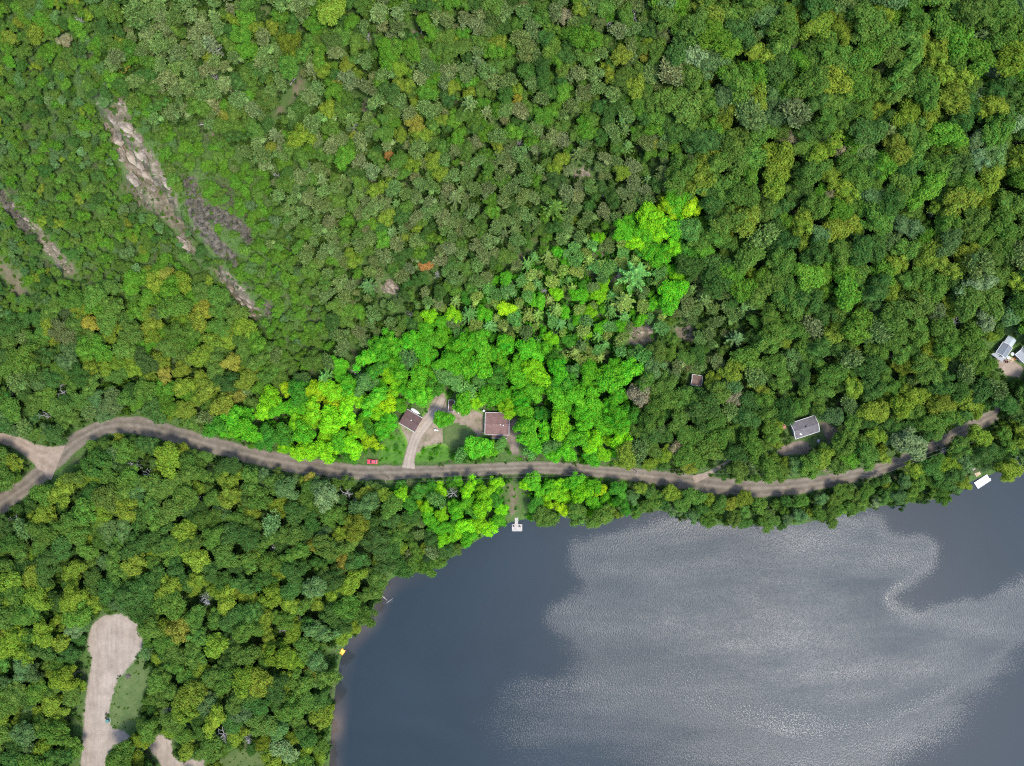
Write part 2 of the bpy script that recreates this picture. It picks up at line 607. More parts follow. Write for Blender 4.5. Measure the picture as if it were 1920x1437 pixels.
WIND_PX = [(1195, 986), (1290, 968), (1400, 966), (1500, 966), (1560, 966), (1610, 968), (1650, 980), (1662, 1004), (1700, 1010), (1735, 1006),
           (1765, 1028), (1745, 1058), (1700, 1085), (1672, 1108), (1685, 1135), (1740, 1142), (1800, 1132), (1850, 1115), (1960, 1080),
           (1960, 1190), (1885, 1265), (1840, 1330), (1790, 1390), (1740, 1440), (1690, 1540), (930, 1540), (905, 1437), (885, 1352), (905, 1312),
           (960, 1278), (1040, 1253), (1052, 1235), (1030, 1215), (1045, 1200), (1012, 1165), (1030, 1130), (1075, 1095), (1060, 1062), (1080, 1022), (1130, 1010)]
WIND = px0(WIND_PX)
wx = np.concatenate([[-4200, -900, -300, -120], np.arange(-90, 262, 2.0), [300, 500, 1200, 4200]])
wy = np.concatenate([[-4200, -1500, -600, -260], np.arange(-200, 0, 2.0), [20, 60, 200, 1000]])
WX, WY = np.meshgrid(wx, wy)
wind = sdist(WX, WY, WIND)
jit = vnoise(WX, WY, 14, 21) * 3.0 + vnoise(WX, WY, 5, 22) * 1.8
soft = 15 + 26 * smooth(-95, -160, WY)
wattr = smooth(-1, 1, (wind + jit) / soft) * (0.60 + 0.40 * smooth(-165, -85, WY)) * (0.85 + 0.15 * smooth(60, 140, WX))
dsh = sdist(WX, WY, SHORE)
shal = smooth(7.5, 0.3, dsh) * (0.45 + 0.55 * smooth(-125, -140, WY)) * smooth(-30, -50, WX) * (0.55 + 0.45 * vnoise(WX, WY, 9, 23))
nwx, nwy = len(wx), len(wy)
ii = (np.arange(nwy - 1)[:, None] * nwx + np.arange(nwx - 1)[None, :]).ravel()
wme = mesh_np("water", np.stack([WX.ravel(), WY.ravel(), np.zeros(WX.size)], 1), np.stack([ii, ii + 1, ii + nwx + 1, ii + nwx], 1), M['water'])
attr(wme, "wind", wattr)
attr(wme, "shallow", np.clip(shal, 0, 1))
link("water", wme, kind='structure')

# ------------------------------------------------------------------ roads, drives, yards, rock ground: sheets laid over the ground
ZSKIN = {}


def catmull(pts, step):
    p = np.array(pts, float)
    p = np.concatenate([[2 * p[0] - p[1]], p, [2 * p[-1] - p[-2]]])
    out = []
    for i in range(1, len(p) - 2):
        n = max(2, int(np.linalg.norm(p[i + 1, :2] - p[i, :2]) / step))
        for k in range(n):
            t = k / n
            out.append(0.5 * ((2 * p[i]) + (-p[i - 1] + p[i + 1]) * t + (2 * p[i - 1] - 5 * p[i] + 4 * p[i + 1] - p[i + 2]) * t * t
                              + (-p[i - 1] + 3 * p[i] - 3 * p[i + 1] + p[i + 2]) * t ** 3))
    out.append(p[-2])
    return np.array(out)


ROADS = []          # (picture polyline with half widths) kept clear of trees


def ground_z(x, y):
    """the ground sheet's own height at a point (its triangulated 2.5 m grid)"""
    x = np.asarray(x, float); y = np.asarray(y, float)
    i = np.clip(np.searchsorted(gx, x) - 1, 0, nx - 2); j = np.clip(np.searchsorted(gy, y) - 1, 0, ny - 2)
    fx = (x - gx[i]) / (gx[i + 1] - gx[i]); fy = (y - gy[j]) / (gy[j + 1] - gy[j])
    a, b, c, d = GZ[j, i], GZ[j, i + 1], GZ[j + 1, i + 1], GZ[j + 1, i]
    return np.maximum(np.where(fx > fy, a + (b - a) * fx + (c - b) * fy, a + (c - d) * fx + (d - a) * fy),
                      (a * (1 - fx) + b * fx) * (1 - fy) + (d * (1 - fx) + c * fx) * fy)


RIBBON_OUT = {}


def ribbon(name, pts, mat, lift, blend=()):
    """pts: (u, v, width) of the centre line"""
    c = catmull(pts, 6.0)
    ROADS.append(c)
    x, y, _ = P(c[:, 0], c[:, 1])
    wd = c[:, 2] * S0 * 0.97
    tx = np.gradient(x); ty = np.gradient(y)
    L = np.hypot(tx, ty); tx /= L; ty /= L
    nc = 13
    k = np.linspace(-1, 1, nc)
    jl = 1 + 0.10 * vnoise(np.arange(len(x)) * 1.3, np.zeros(len(x)), 3, 31)
    jr = 1 + 0.10 * vnoise(np.arange(len(x)) * 1.3, np.ones(len(x)) * 50, 3, 32)
    half = wd[:, None] / 2 * 1.22 * np.where(k[None, :] > 0, jl[:, None], jr[:, None])
    X = x[:, None] - ty[:, None] * k * half
    Y = y[:, None] + tx[:, None] * k * half
    Z = ground_z(X, Y) + lift + 0.05 * (1 - k[None, :] ** 2)
    n = len(x)
    vs = np.stack([X.ravel(), Y.ravel(), Z.ravel()], 1)
    ii = (np.arange(n - 1)[:, None] * nc + np.arange(nc - 1)[None, :]).ravel()
    me = mesh_np(name, vs, np.stack([ii, ii + 1, ii + nc + 1, ii + nc], 1)[:, ::-1], mat, True)
    edge = (1 - np.abs(k))[None, :] * half
    for poly in blend:
        edge = np.maximum(edge, sdist(X, Y, poly) + 0.8)
    RIBBON_OUT.setdefault(name, np.concatenate([np.stack([X[:, 0], Y[:, 0]], 1), np.stack([X[::-1, -1], Y[::-1, -1]], 1)]))
    attr(me, "edge", edge.ravel())
    attr(me, "across", np.broadcast_to(k[None, :] * 1.12, X.shape).ravel())
    return link(name, me, kind='structure')


ROCKY = []
GRASSY = []         # polygons of the sheet kept clear of trees but not of bushes
CLEAR = []          # polygons of the sheet kept clear of trees


def patch(name, poly, mat, lift, clear=True, step=0.7):
    if clear:
        (GRASSY if name == 'lawn' else ROCKY if name in ('rock_face', 'bare_ground', 'path') else CLEAR).append(np.array(poly, float))
    p = np.array(poly, float)
    x, y, _ = P(p[:, 0], p[:, 1])
    w = np.stack([x, y], 1)
    grow = 1.0
    ax = np.arange(x.min() - 2, x.max() + 2, step); ay = np.arange(y.min() - 2, y.max() + 2, step)
    X, Y = np.meshgrid(ax, ay)
    d = sdist(X, Y, w) + grow
    keep = (d[:-1, :-1] > 0) | (d[1:, 1:] > 0) | (d[1:, :-1] > 0) | (d[:-1, 1:] > 0)
    nn = len(ax)
    jj, i2 = np.nonzero(keep)
    q = jj * nn + i2
    f = np.stack([q, q + 1, q + nn + 1, q + nn], 1)
    used, inv = np.unique(f, return_inverse=True)
    f = inv.reshape(f.shape)
    Xu, Yu, du = X.ravel()[used], Y.ravel()[used], d.ravel()[used]
    vs = np.stack([Xu, Yu, ground_z(Xu, Yu) + lift + 0.03 * np.clip(du, 0, 1)], 1)
    me = mesh_np(name, vs, f, mat, True)
    attr(me, "edge", np.clip(du, 0, 50))
    return link(name, me, kind='structure')


YARD = [(752, 797), (772, 812), (786, 800), (800, 776), (812, 752), (818, 738), (832, 738), (838, 760), (852, 768), (880, 770), (905, 776), (905, 812), (893, 822),
                      (872, 830), (846, 836), (832, 830), (800, 834), (788, 846), (772, 850), (764, 822)]


def wpoly(poly):
    p = np.array(poly, float)
    x, y, _ = P(p[:, 0], p[:, 1])
    return np.stack([x, y], 1)


ribbon("road", [(-60, 1005, 32), (0, 948, 31), (60, 903, 30), (110, 858, 28), (155, 820, 27), (205, 799, 27), (270, 800, 30), (330, 815, 28), (390, 833, 29), (450, 849, 29),
                (520, 865, 29), (600, 878, 28), (680, 886, 26), (760, 886, 24), (850, 883, 22), (930, 880, 22), (1010, 877, 22), (1080, 881, 22), (1150, 886, 22),
                (1220, 894, 26), (1290, 904, 29), (1360, 913, 30), (1430, 917, 30), (1500, 911, 28), (1560, 901, 26), (1620, 889, 24), (1680, 869, 22), (1740, 842, 21),
                (1790, 814, 22), (1850, 787, 24), (1905, 750, 20), (1980, 712, 20)], M['road'], 0.16)
ribbon("track", [(110, 868, 56), (90, 860, 44), (62, 847, 29), (32, 830, 22), (-30, 812, 17)], M['drive'], 0.20, (RIBBON_OUT['road'],))
ribbon("track", [(1300, 900, 12), (1325, 890, 10), (1350, 875, 8), (1372, 860, 6)], M['drive'], 0.21, (RIBBON_OUT['road'],))
ribbon("driveway", [(766, 878, 19), (769, 858, 17), (776, 832, 17), (788, 806, 19), (806, 784, 18), (822, 764, 16), (830, 745, 13)], M['drive_pale'], 0.21, (RIBBON_OUT['road'], ))
patch("gravel_yard", YARD, M['lotdrive'], 0.12)
patch("gravel_yard", [(956, 786), (970, 790), (973, 815), (970, 850), (962, 852), (956, 830), (948, 824)], M['yard_dirt'], 0.12)
patch("lawn", [(786, 832), (838, 834), (842, 858), (784, 860)], M['lot_lawn'], 0.09)
patch("lawn", [(735, 815), (762, 826), (758, 862), (716, 862), (720, 840)], M['lot_lawn'], 0.09)
patch("lawn", [(836, 806), (852, 800), (876, 806), (890, 822), (878, 832), (850, 836), (836, 826)], M['lawn'], 0.17)
patch("path", [(950, 908), (966, 908), (975, 930), (972, 956), (964, 972), (953, 964), (949, 935)], M['bare_soil'], 0.12)
patch("gravel_yard", [(1456, 845), (1478, 833), (1500, 828), (1514, 832), (1520, 842), (1512, 850), (1488, 850), (1464, 852)], M['yard_dirt'], 0.12)
patch("lawn", [(1516, 838), (1524, 820), (1542, 808), (1560, 816), (1556, 830), (1536, 840), (1518, 844)], M['lawn'], 0.10)
patch("gravel_yard", [(1538, 792), (1552, 796), (1568, 806), (1567, 826), (1556, 832), (1548, 815)], M['yard_dirt'], 0.12)
patch("gravel_yard", [(1868, 668), (1884, 676), (1898, 678), (1916, 692), (1910, 706), (1888, 702), (1874, 690)], M['drive'], 0.12)
patch("turnaround", [(150, 1475), (156, 1400), (161, 1330), (167, 1280), (174, 1240), (166, 1205), (174, 1172), (195, 1156), (225, 1153), (254, 1168), (267, 1195), (263, 1222),
                     (240, 1250), (217, 1277), (207, 1312), (201, 1345), (206, 1362), (240, 1377), (242, 1391), (213, 1394), (199, 1415), (194, 1475)], M['pit'], 0.14)
patch("gravel_yard", [(281, 1400), (298, 1380), (320, 1386), (322, 1418), (334, 1428), (380, 1426), (382, 1460), (330, 1460), (306, 1438)], M['pit'], 0.12)
patch("lawn", [(206, 1320), (218, 1284), (245, 1258), (268, 1236), (276, 1262), (268, 1300), (262, 1345), (238, 1368), (210, 1358)], M['lawn'], 0.10)
patch("lawn", [(415, 1425), (450, 1408), (490, 1415), (495, 1470), (410, 1470)], M['lawn'], 0.10)
RK_A = [(196, 194), (212, 200), (222, 182), (234, 192), (250, 238), (272, 272), (292, 300), (312, 336), (336, 378), (350, 415), (364, 462), (374, 486), (352, 474), (330, 432), (296, 405), (262, 385), (250, 352), (234, 312), (212, 265), (196, 226)]
RK_A2 = [(398, 500), (418, 498), (446, 528), (470, 560), (492, 588), (482, 602), (452, 578), (424, 542)]
RK_S = [(343, 328), (364, 332), (384, 384), (438, 402), (470, 430), (468, 462), (448, 438), (420, 424), (388, 420), (410, 446), (446, 484), (444, 502), (404, 474), (376, 442), (352, 392)]
RK_S2 = [(492, 555), (506, 568), (512, 590), (498, 592)]
RK_B = [(18, 372), (44, 398), (70, 425), (104, 458), (128, 490), (140, 508), (118, 512), (92, 478), (62, 442), (40, 410)]
RK_BS = [(-4, 348), (16, 372), (42, 405), (64, 436), (56, 444), (26, 412), (4, 384)]
RK_C = [(1186, 618), (1206, 604), (1224, 612), (1228, 636), (1204, 648), (1176, 640)]
RK_D = [(711, 528), (738, 522), (750, 540), (742, 554), (718, 550)]
RK_E = [(1266, 612), (1292, 606), (1310, 622), (1296, 640), (1270, 636)]
RK_F = [(1072, 322), (1098, 312), (1104, 330), (1082, 336)]
RK_G = [(893, 492 - 100), (905, 560), (935, 575), (930, 590), (908, 586)]
patch("rock_face", RK_A, M['rock_ground'], 0.10)
patch("rock_face", RK_A2, M['rock_ground'], 0.10)
patch("rock_face", RK_S, M['scree_ground'], 0.14)
patch("rock_face", RK_S2, M['scree_ground'], 0.14)
patch("rock_face", RK_B, M['rock_ground'], 0.10)
patch("rock_face", RK_BS, M['scree_ground'], 0.14)
patch("rock_face", RK_C, M['rock_ground'], 0.10)
patch("rock_face", RK_D, M['rock_ground'], 0.10)
patch("rock_face", RK_E, M['rock_ground'], 0.10)
patch("rock_face", RK_F, M['rock_ground'], 0.10)
patch("bare_ground", [(-10, 478), (14, 492), (40, 520), (54, 552), (34, 560), (12, 530), (-10, 510)], M['bare_soil'], 0.10)
patch("bare_ground", [(238, 330), (262, 352), (290, 392), (280, 398), (250, 372), (228, 350)], M['bare_soil'], 0.10)
for poly in ([(548, 148), (566, 138), (570, 168), (548, 200), (530, 205), (545, 175)], [(518, 198), (538, 200), (528, 222), (516, 216)], [(775, 60), (792, 50), (800, 70), (780, 85)],
             [(490, 20), (506, 12), (510, 26), (492, 32)], [(672, 195), (694, 190), (700, 204), (680, 212)], [(110, 488), (140, 492), (150, 515), (120, 520)], [(855, 195), (872, 188), (870, 212)],
             [(1112, 470), (1128, 474), (1130, 490), (1116, 488)], [(1150, 505), (1164, 505), (1162, 522), (1148, 530)], [(390, 240), (410, 246), (430, 262), (400, 256)]):
    patch("bare_ground", poly, M['scree_ground'] if poly[0][0] > 600 else M['bare_soil'], 0.10)


# ------------------------------------------------------------------ rocks
def rock_mesh(seed, mat, flat=0.5):
    r = random.Random(seed)
    bm = bmesh.new()
    bmesh.ops.create_icosphere(bm, subdivisions=1, radius=1.0)
    sx, sy = r.uniform(0.9, 1.9), r.uniform(0.6, 1.0)
    cuts = [Vector((r.uniform(-1, 1), r.uniform(-1, 1), r.uniform(-0.3, 1))).normalized() for _ in range(5)]
    for v in bm.verts:
        for c in cuts:
            k = v.co.dot(c)
            if k > 0.55:
                v.co -= c * (k - 0.55) * 0.9
        v.co.x *= sx * r.uniform(0.9, 1.1); v.co.y *= sy * r.uniform(0.9, 1.1); v.co.z *= flat * r.uniform(0.85, 1.15)
    me = bpy.data.meshes.new("rock")
    bm.to_mesh(me); bm.free()
    me.materials.append(mat)
    return me


ROCKS = [rock_mesh(s, M['stone'], random.uniform(0.35, 0.6)) for s in range(8)]
DARK_ROCKS = [rock_mesh(50 + s, M['dark_stone'], random.uniform(0.4, 0.7)) for s in range(6)]


def scatter_poly(poly, n, rng):
    p = np.array(poly, float)
    out = []
    while len(out) < n:
        u = rng.uniform(p[:, 0].min(), p[:, 0].max()); v = rng.uniform(p[:, 1].min(), p[:, 1].max())
        if inside(np.array([u]), np.array([v]), p)[0]:
            out.append((u, v))
    return np.array(out)


def outcrop(poly, n, meshes, smin, smax, label, angle=None):
    rng = np.random.default_rng(int(poly[0][0]) + 5)
    pts = scatter_poly(poly, n, rng)
    x, y, z = P(pts[:, 0], pts[:, 1])
    t = thing("rock_outcrop", label, "rock outcrop", (float(x.mean()), float(y.mean()), float(z.mean())))
    gate = vnoise(pts[:, 0], pts[:, 1], 13, 61) + 0.5 * vnoise(pts[:, 0], pts[:, 1], 6, 62)
    for i in range(n):
        if n > 60 and gate[i] < 0.02:
            continue
        s = float(smin + (smax - smin) * rng.random() ** 1.8) * (1 if rng.random() < 0.88 else 1.35)
        a = angle + rng.normal(0, 0.22) if angle is not None else rng.uniform(0, 6.28)
        o = link("rock", meshes[int(rng.integers(len(meshes)))], t,
                 (float(x[i]) - t.location.x, float(y[i]) - t.location.y, float(ground_z(x[i], y[i])) - t.location.z + 0.1 * s),
                 (float(rng.normal(0, 0.15)), float(rng.normal(0, 0.15)), float(a)))
        o.scale = (s, s, s)
    return t


outcrop(RK_A, 190, ROCKS, 0.35, 2.7, "long pale pinkish rock face running down through the scrub", R(-58))
outcrop(RK_A2, 34, ROCKS, 0.6, 1.5, "pale rock slabs at the lower end of the long rock face", R(-50))
outcrop(RK_B, 40, ROCKS, 0.5, 1.2, "smaller pale rock outcrop above the bare brown soil patch", R(-42))
outcrop(RK_C, 26, ROCKS, 0.7, 1.6, "pinkish bare rock among pines high on the bright green lot", R(-20))
outcrop(RK_D, 18, ROCKS, 0.6, 1.4, "rounded pale rock knob between olive pines above the bright lot", R(-30))
outcrop(RK_E, 14, DARK_ROCKS, 0.6, 1.2, "dull brown rock beside the long fallen trunk", R(10))
outcrop(RK_F, 9, ROCKS, 0.5, 1.2, "small pinkish rock under a round yellow green tree in mid forest", None)
outcrop(RK_S2, 8, DARK_ROCKS, 0.7, 1.3, "small dark rock face at the foot of the pale slabs", R(-60))
sc = Part()
rng = np.random.default_rng(3)
for poly, n in ((RK_S, 900), (RK_BS, 260)):
    pts = scatter_poly(poly, n, rng)
    x, y, z = P(pts[:, 0], pts[:, 1])
    for i in range(n):
        s = 0.25 + 1.0 * rng.random() ** 2.5
        sc.box((x[i], y[i], float(ground_z(x[i], y[i])) + 0.15), (s * 1.5, s, s * 0.9), rng.uniform(0, 6))
sc.build("scree", M['dark_stone'], kind='stuff', label="dark loose scree below the long rock face", category="scree")

# ------------------------------------------------------------------ buildings
ROOFS = []          # picture outlines kept clear of crowns


def house(name, label, cat, quad, eave, ridge_h, roofm, wallm, over=0.45, fascia=True, vents=(), group=None, trim=None, ridge_along=True, door=True, wins=3):
    """QUAD: the four eave corners on the sheet, the first two being one eave side, so that the ridge runs along it"""
    ROOFS.append(np.array(quad, float))
    w = [P1(u, v, eave) for u, v in quad]
    base = min(p[2] for p in w)
    c = [Vector((p[0], p[1], 0)) for p in w]
    ctr = sum(c, Vector()) / 4
    d = (c[1] - c[0]) + (c[2] - c[3])
    rz = math.atan2(d.y, d.x)
    L = d.length / 2
    e = (c[3] - c[0]) + (c[2] - c[1])
    Wd = abs(e.dot(Vector((-math.sin(rz), math.cos(rz), 0)))) / 2
    t = thing(name, label, cat, (ctr.x, ctr.y, base), rz, group)
    trim = trim or M['white']
    hx, hy = L / 2, Wd / 2
    wx_, wy_ = hx - over, hy - over
    rise = ridge_h
    wall = Part()
    for cx, cy, sx, sy in ((0, wy_ - .1, 2 * wx_, .2), (0, -wy_ + .1, 2 * wx_, .2), (wx_ - .1, 0, .2, 2 * wy_ - .4), (-wx_ + .1, 0, .2, 2 * wy_ - .4)):
        wall.box((cx, cy, eave / 2 - 0.6), (sx, sy, eave + 1.0))
    for sx in (-1, 1):
        X = sx * (wx_ - 0.1)
        zz = eave - 0.1
        k = rise * (wy_ / hy)
        a = [(X - .1, -wy_, zz), (X - .1, wy_, zz), (X - .1, 0, zz + k)]
        b = [(X + .1, p[1], p[2]) for p in a]
        wall.add(a + b, [(0, 2, 1), (3, 4, 5), (0, 1, 4, 3), (1, 2, 5, 4), (2, 0, 3, 5)])
    wall.build("wall", wallm, t)
    rf = None
    for s in (1, -1):
        p = Part().slab([(-hx, s * hy, eave), (hx, s * hy, eave), (hx, 0, eave + rise), (-hx, 0, eave + rise)], 0.14)
        o = p.build("roof", roofm, t)
        rf = rf or o
    Part().box((0, 0, eave + rise + 0.02), (L, 0.3, 0.07)).build("ridge_cap", roofm, t)
    if fascia:
        for s in (1, -1):
            q = Part()
            for sy in (1, -1):
                q.slab([(s * hx, sy * hy, eave + .05), (s * (hx + .16), sy * hy, eave + .05), (s * (hx + .16), 0, eave + rise + .05), (s * hx, 0, eave + rise + .05)], 0.22)
            q.build("rake_board", trim, t)
    for s in (1, -1):
        Part().box((0, s * (hy + .07), eave - .08), (L, 0.13, 0.14)).build("gutter", trim, t)
    for vx, vy, r_, hh, mt in vents:
        z0 = eave + rise * (1 - abs(vy) / hy)
        Part().tube((vx, vy, z0 - .1), (vx, vy, z0 + hh), r_, r_, 10).tube((vx, vy, z0 + hh), (vx, vy, z0 + hh + .08), r_ * 1.35, r_ * 1.2, 10).build("vent", mt, t)
    for s in (1, -1):
        for k in range(wins):
            X = (k - (wins - 1) / 2) * (2 * wx_ / (wins + 0.6))
            fr = Part()
            Y = s * (wy_ + .03)
            for (bx, bz, sx, sz) in ((0, .55, 1.2, .1), (0, -.55, 1.2, .1), (.55, 0, .1, 1.0), (-.55, 0, .1, 1.0)):
                fr.box((X + bx, Y, eave * .58 + bz), (sx, .1, sz))
            f = fr.build("window", trim, t)
            Part().box((X, Y - s * 0.01, eave * .58), (1.0, .04, 1.0)).build("pane", M['glass'], f)
    if door:
        dd = Part().box((wx_ + .03, -.3 * wy_, 1.0), (.08, .95, 2.05)).build("door", trim, t)
        Part().tube((wx_ + .06, -.3 * wy_ + .36, 1.0), (wx_ + .14, -.3 * wy_ + .36, 1.0), .035).build("handle", M['dark'], dd)
    return t, L, Wd, eave, rz


gar, gL, gW, _, grz = house("garage", "brown shingled garage with white edges beside the curved driveway", "garage", [(747, 792.5), (777, 810.5), (793, 785), (763.8, 768.3)], 2.7, 0.75,
                            M['brown_shingle'], M['siding_tan'], 0.35, fascia=False, vents=((0.1, 0.3, 0.16, 0.3, M['white']),), wins=1)
cot, cL, cW, _, crz = house("cottage", "rose brown roofed cottage at the end of the driveway", "cottage", [(908.7, 815), (954.4, 816), (954.4, 775), (911, 774)], 3.0, 1.0,
                            M['rose_shingle'], M['log'], 0.5, vents=((1.3, -0.3, 0.16, 0.25, M['white']), (2.5, -0.55, 0.18, 0.35, M['white'])))
pr = Part().slab([(-cL * .22, -cW / 2 - 1.35, 2.45), (cL * .42, -cW / 2 - 1.35, 2.45), (cL * .42, -cW / 2 + .1, 2.85), (-cL * .22, -cW / 2 + .1, 2.85)], .12).build("porch_roof", M['brown_shingle'], cot)
Part().box((cL * .10, -cW / 2 - 1.42, 2.38), (cL * .65, .13, .16)).build("fascia", M['white'], pr)
for k in (-.2, .1, .4):
    Part().box((cL * k, -cW / 2 - 1.25, 1.2), (.12, .12, 2.4)).build("post", M['white'], cot)
gh, hL, hW, _, hrz = house("house", "grey shingled house with white gable edges in a dirt yard", "house", [(1492.7, 824), (1537, 808.4), (1528.7, 780.2), (1482.3, 793.8)], 3.0, 1.1,
                           M['grey_shingle'], M['siding_grey'], 0.5, vents=((0.2, 0.1, 0.32, 0.5, M['dark']), (-2.9, -1.9, 0.25, 0.12, M['white']), (-2.45, -2.2, 0.22, 0.10, M['white'])))
rh, rL, rW, _, rrz = house("house", "grey metal roofed house with pale end section beside a cluttered yard", "house", [(1869.3, 660), (1885.2, 673.5), (1899.4, 653.4), (1886.8, 640.5)][1:] + [(1869.3, 660)], 3.2, 0.9,
                           M['grey_metal_roof'], M['siding_tan'], 0.4, vents=((-3.0, -0.7, 0.2, 0.3, M['white']),))
for k in range(9):
    X = (k - 4) * rL / 9.5
    s = Part()
    for sy in (1, -1):
        s.slab([(X - .04, sy * rW / 2, 3.27), (X + .04, sy * rW / 2, 3.27), (X + .04, 0, 4.17), (X - .04, 0, 4.17)], .05)
    s.build("seam", M['grey_metal_roof'], rh)
ext = Part()
for sy in (1, -1):
    ext.slab([(rL / 2 + .1, sy * (rW / 2 - .3), 3.1), (rL / 2 + 3.4, sy * (rW / 2 - .3), 3.1), (rL / 2 + 3.4, 0, 3.85), (rL / 2 + .1, 0, 3.85)], .12)
ext.build("roof", M['pale_metal_roof'], rh, label="pale metal roof of the end section")
Part().box((rL / 2 + 1.5, 0, 1.4), (3.2, rW - 1.2, 3.2)).build("wall", M['siding_tan'], rh)
Part().slab([(-rL / 2 - 1.6, -rW / 2 - .2, 2.5), (-rL / 2 - .1, -rW / 2, 2.9), (-rL / 2 - .1, rW / 2, 2.9), (-rL / 2 - 1.4, rW / 2 + 1.0, 2.5)], .12).build("porch_roof", M['grey_metal_roof'], rh)
for sy in (-.4, .4):
    Part().box((-rL / 2 - 1.3, sy * rW, 1.1), (.14, .14, 2.6)).build("post", M['white'], rh)
house("shed", "grey roofed shed cut by the frame beside the cluttered yard", "shed", [(1906.5, 664.7), (1921, 682), (1939, 666), (1924, 649)], 2.8, 0.8, M['grey_metal_roof'], M['siding_grey'], 0.35, wins=1)
house("shed", "half hidden brown shed under trees north of the driveway", "shed", [(841, 772), (851, 772.5), (851, 751), (841.5, 750.5)], 2.4, 0.5, M['brown_shingle'], M['log'], 0.3, wins=1)
house("cabin", "small rusty brown roofed cabin nearly buried in the woods", "cabin", [(1297, 722), (1317, 724), (1315, 705), (1298, 702)], 2.6, 0.7, M['rust_shingle'], M['log'], 0.35, wins=1)

# ------------------------------------------------------------------ trees: a few bodies of each kind
def quad_cloud(pos, nrm, size, rng, aspect=1.3, tilt=0.55):
    """leaf sprays: bent little blades facing roughly along NRM"""
    n = len(pos)
    nn = nrm + rng.normal(0, tilt, (n, 3))
    nn /= np.linalg.norm(nn, axis=1, keepdims=True) + 1e-9
    a = rng.normal(0, 1, (n, 3))
    u = np.cross(nn, a); u /= np.linalg.norm(u, axis=1, keepdims=True) + 1e-9
    w = np.cross(nn, u)
    s = size * rng.uniform(0.65, 1.35, n)
    u = u * (s * aspect / 2)[:, None]; w = w * (s / 2)[:, None]
    up = nn * (s * 0.22)[:, None]
    v = np.stack([pos - u, pos - w * 0.9 + up, pos + u, pos + w * 0.9 + up], 1)
    return v.reshape(-1, 3), np.arange(n * 4).reshape(n, 4)


def ico(sub=1):
    bm = bmesh.new()
    bmesh.ops.create_icosphere(bm, subdivisions=sub, radius=1.0)
    v = np.array([tuple(x.co) for x in bm.verts]); f = [tuple(x.index for x in q.verts) for q in bm.faces]
    bm.free()
    return v, np.array(f)


ICO_V, ICO_F = ico(1)


def broadleaf(seed, lobes=26, per=62, leaf=0.085, squash=0.78):
    rng = np.random.default_rng(seed)
    V, F = [], []
    off = 0

    def put(v, f):
        nonlocal off
        V.append(v); F.extend((f + off).tolist()); off += len(v)
    ph = rng.uniform(0, 6.28, 3)
    k = 0
    centers = []
    subs = [(np.zeros(2), 1.0)]
    if seed % 3:
        a0 = rng.uniform(0, 6.28)
        m_ = 2 + seed % 2
        subs = [(np.array([math.cos(a0 + 6.28 * j / m_ + rng.normal(0, .3)), math.sin(a0 + 6.28 * j / m_ + rng.normal(0, .3))]) * rng.uniform(.30, .48), rng.uniform(.52, .74)) for j in range(m_)]
    while k < lobes:
        a = rng.uniform(0, 6.283)
        cz = rng.uniform(-0.25, 1.0)
        rad = 1 + 0.24 * math.sin(2 * a + ph[0]) + 0.18 * math.sin(3 * a + ph[1]) + 0.10 * math.sin(5 * a + ph[2])
        ring = math.sqrt(max(0, 1 - cz * cz)) * rad
        d = rng.uniform(0.60, 0.76)
        so, sk = subs[int(rng.integers(len(subs)))]
        c = np.array([so[0] + math.cos(a) * ring * d * sk, so[1] + math.sin(a) * ring * d * sk, cz * squash * (0.35 + 0.45 * sk) + rng.uniform(-0.12, 0.16)])
        lr = rng.uniform(0.17, 0.36)
        if any(np.linalg.norm(c - q) < 0.55 * (lr + r) for q, r in centers) and rng.random() < 0.85:
            k += 0.15
            continue
        centers.append((c, lr))
        k += 1
    for c, lr in centers:
        sc_ = np.array([1.0, 1.0, 0.82])
        put(ICO_V * lr * 0.80 * sc_ * (1 + rng.normal(0, 0.10, (len(ICO_V), 1))) + c, ICO_F)
        m = int(per * (lr / 0.27) ** 2)
        d = rng.normal(0, 1, (m, 3)); d[:, 2] = np.abs(d[:, 2]) * 0.9 - 0.25
        d /= np.linalg.norm(d, axis=1, keepdims=True)
        p = c + d * lr * rng.uniform(0.78, 1.25, (m, 1)) * sc_
        put(*quad_cloud(p, d + np.array([0, 0, 0.75]), leaf, rng, 1.3, 0.42))
    core = ICO_V * np.array([0.60, 0.60, 0.42])
    put(core, ICO_F)
    return np.concatenate(V) + np.array([0, 0, 1.72]), F


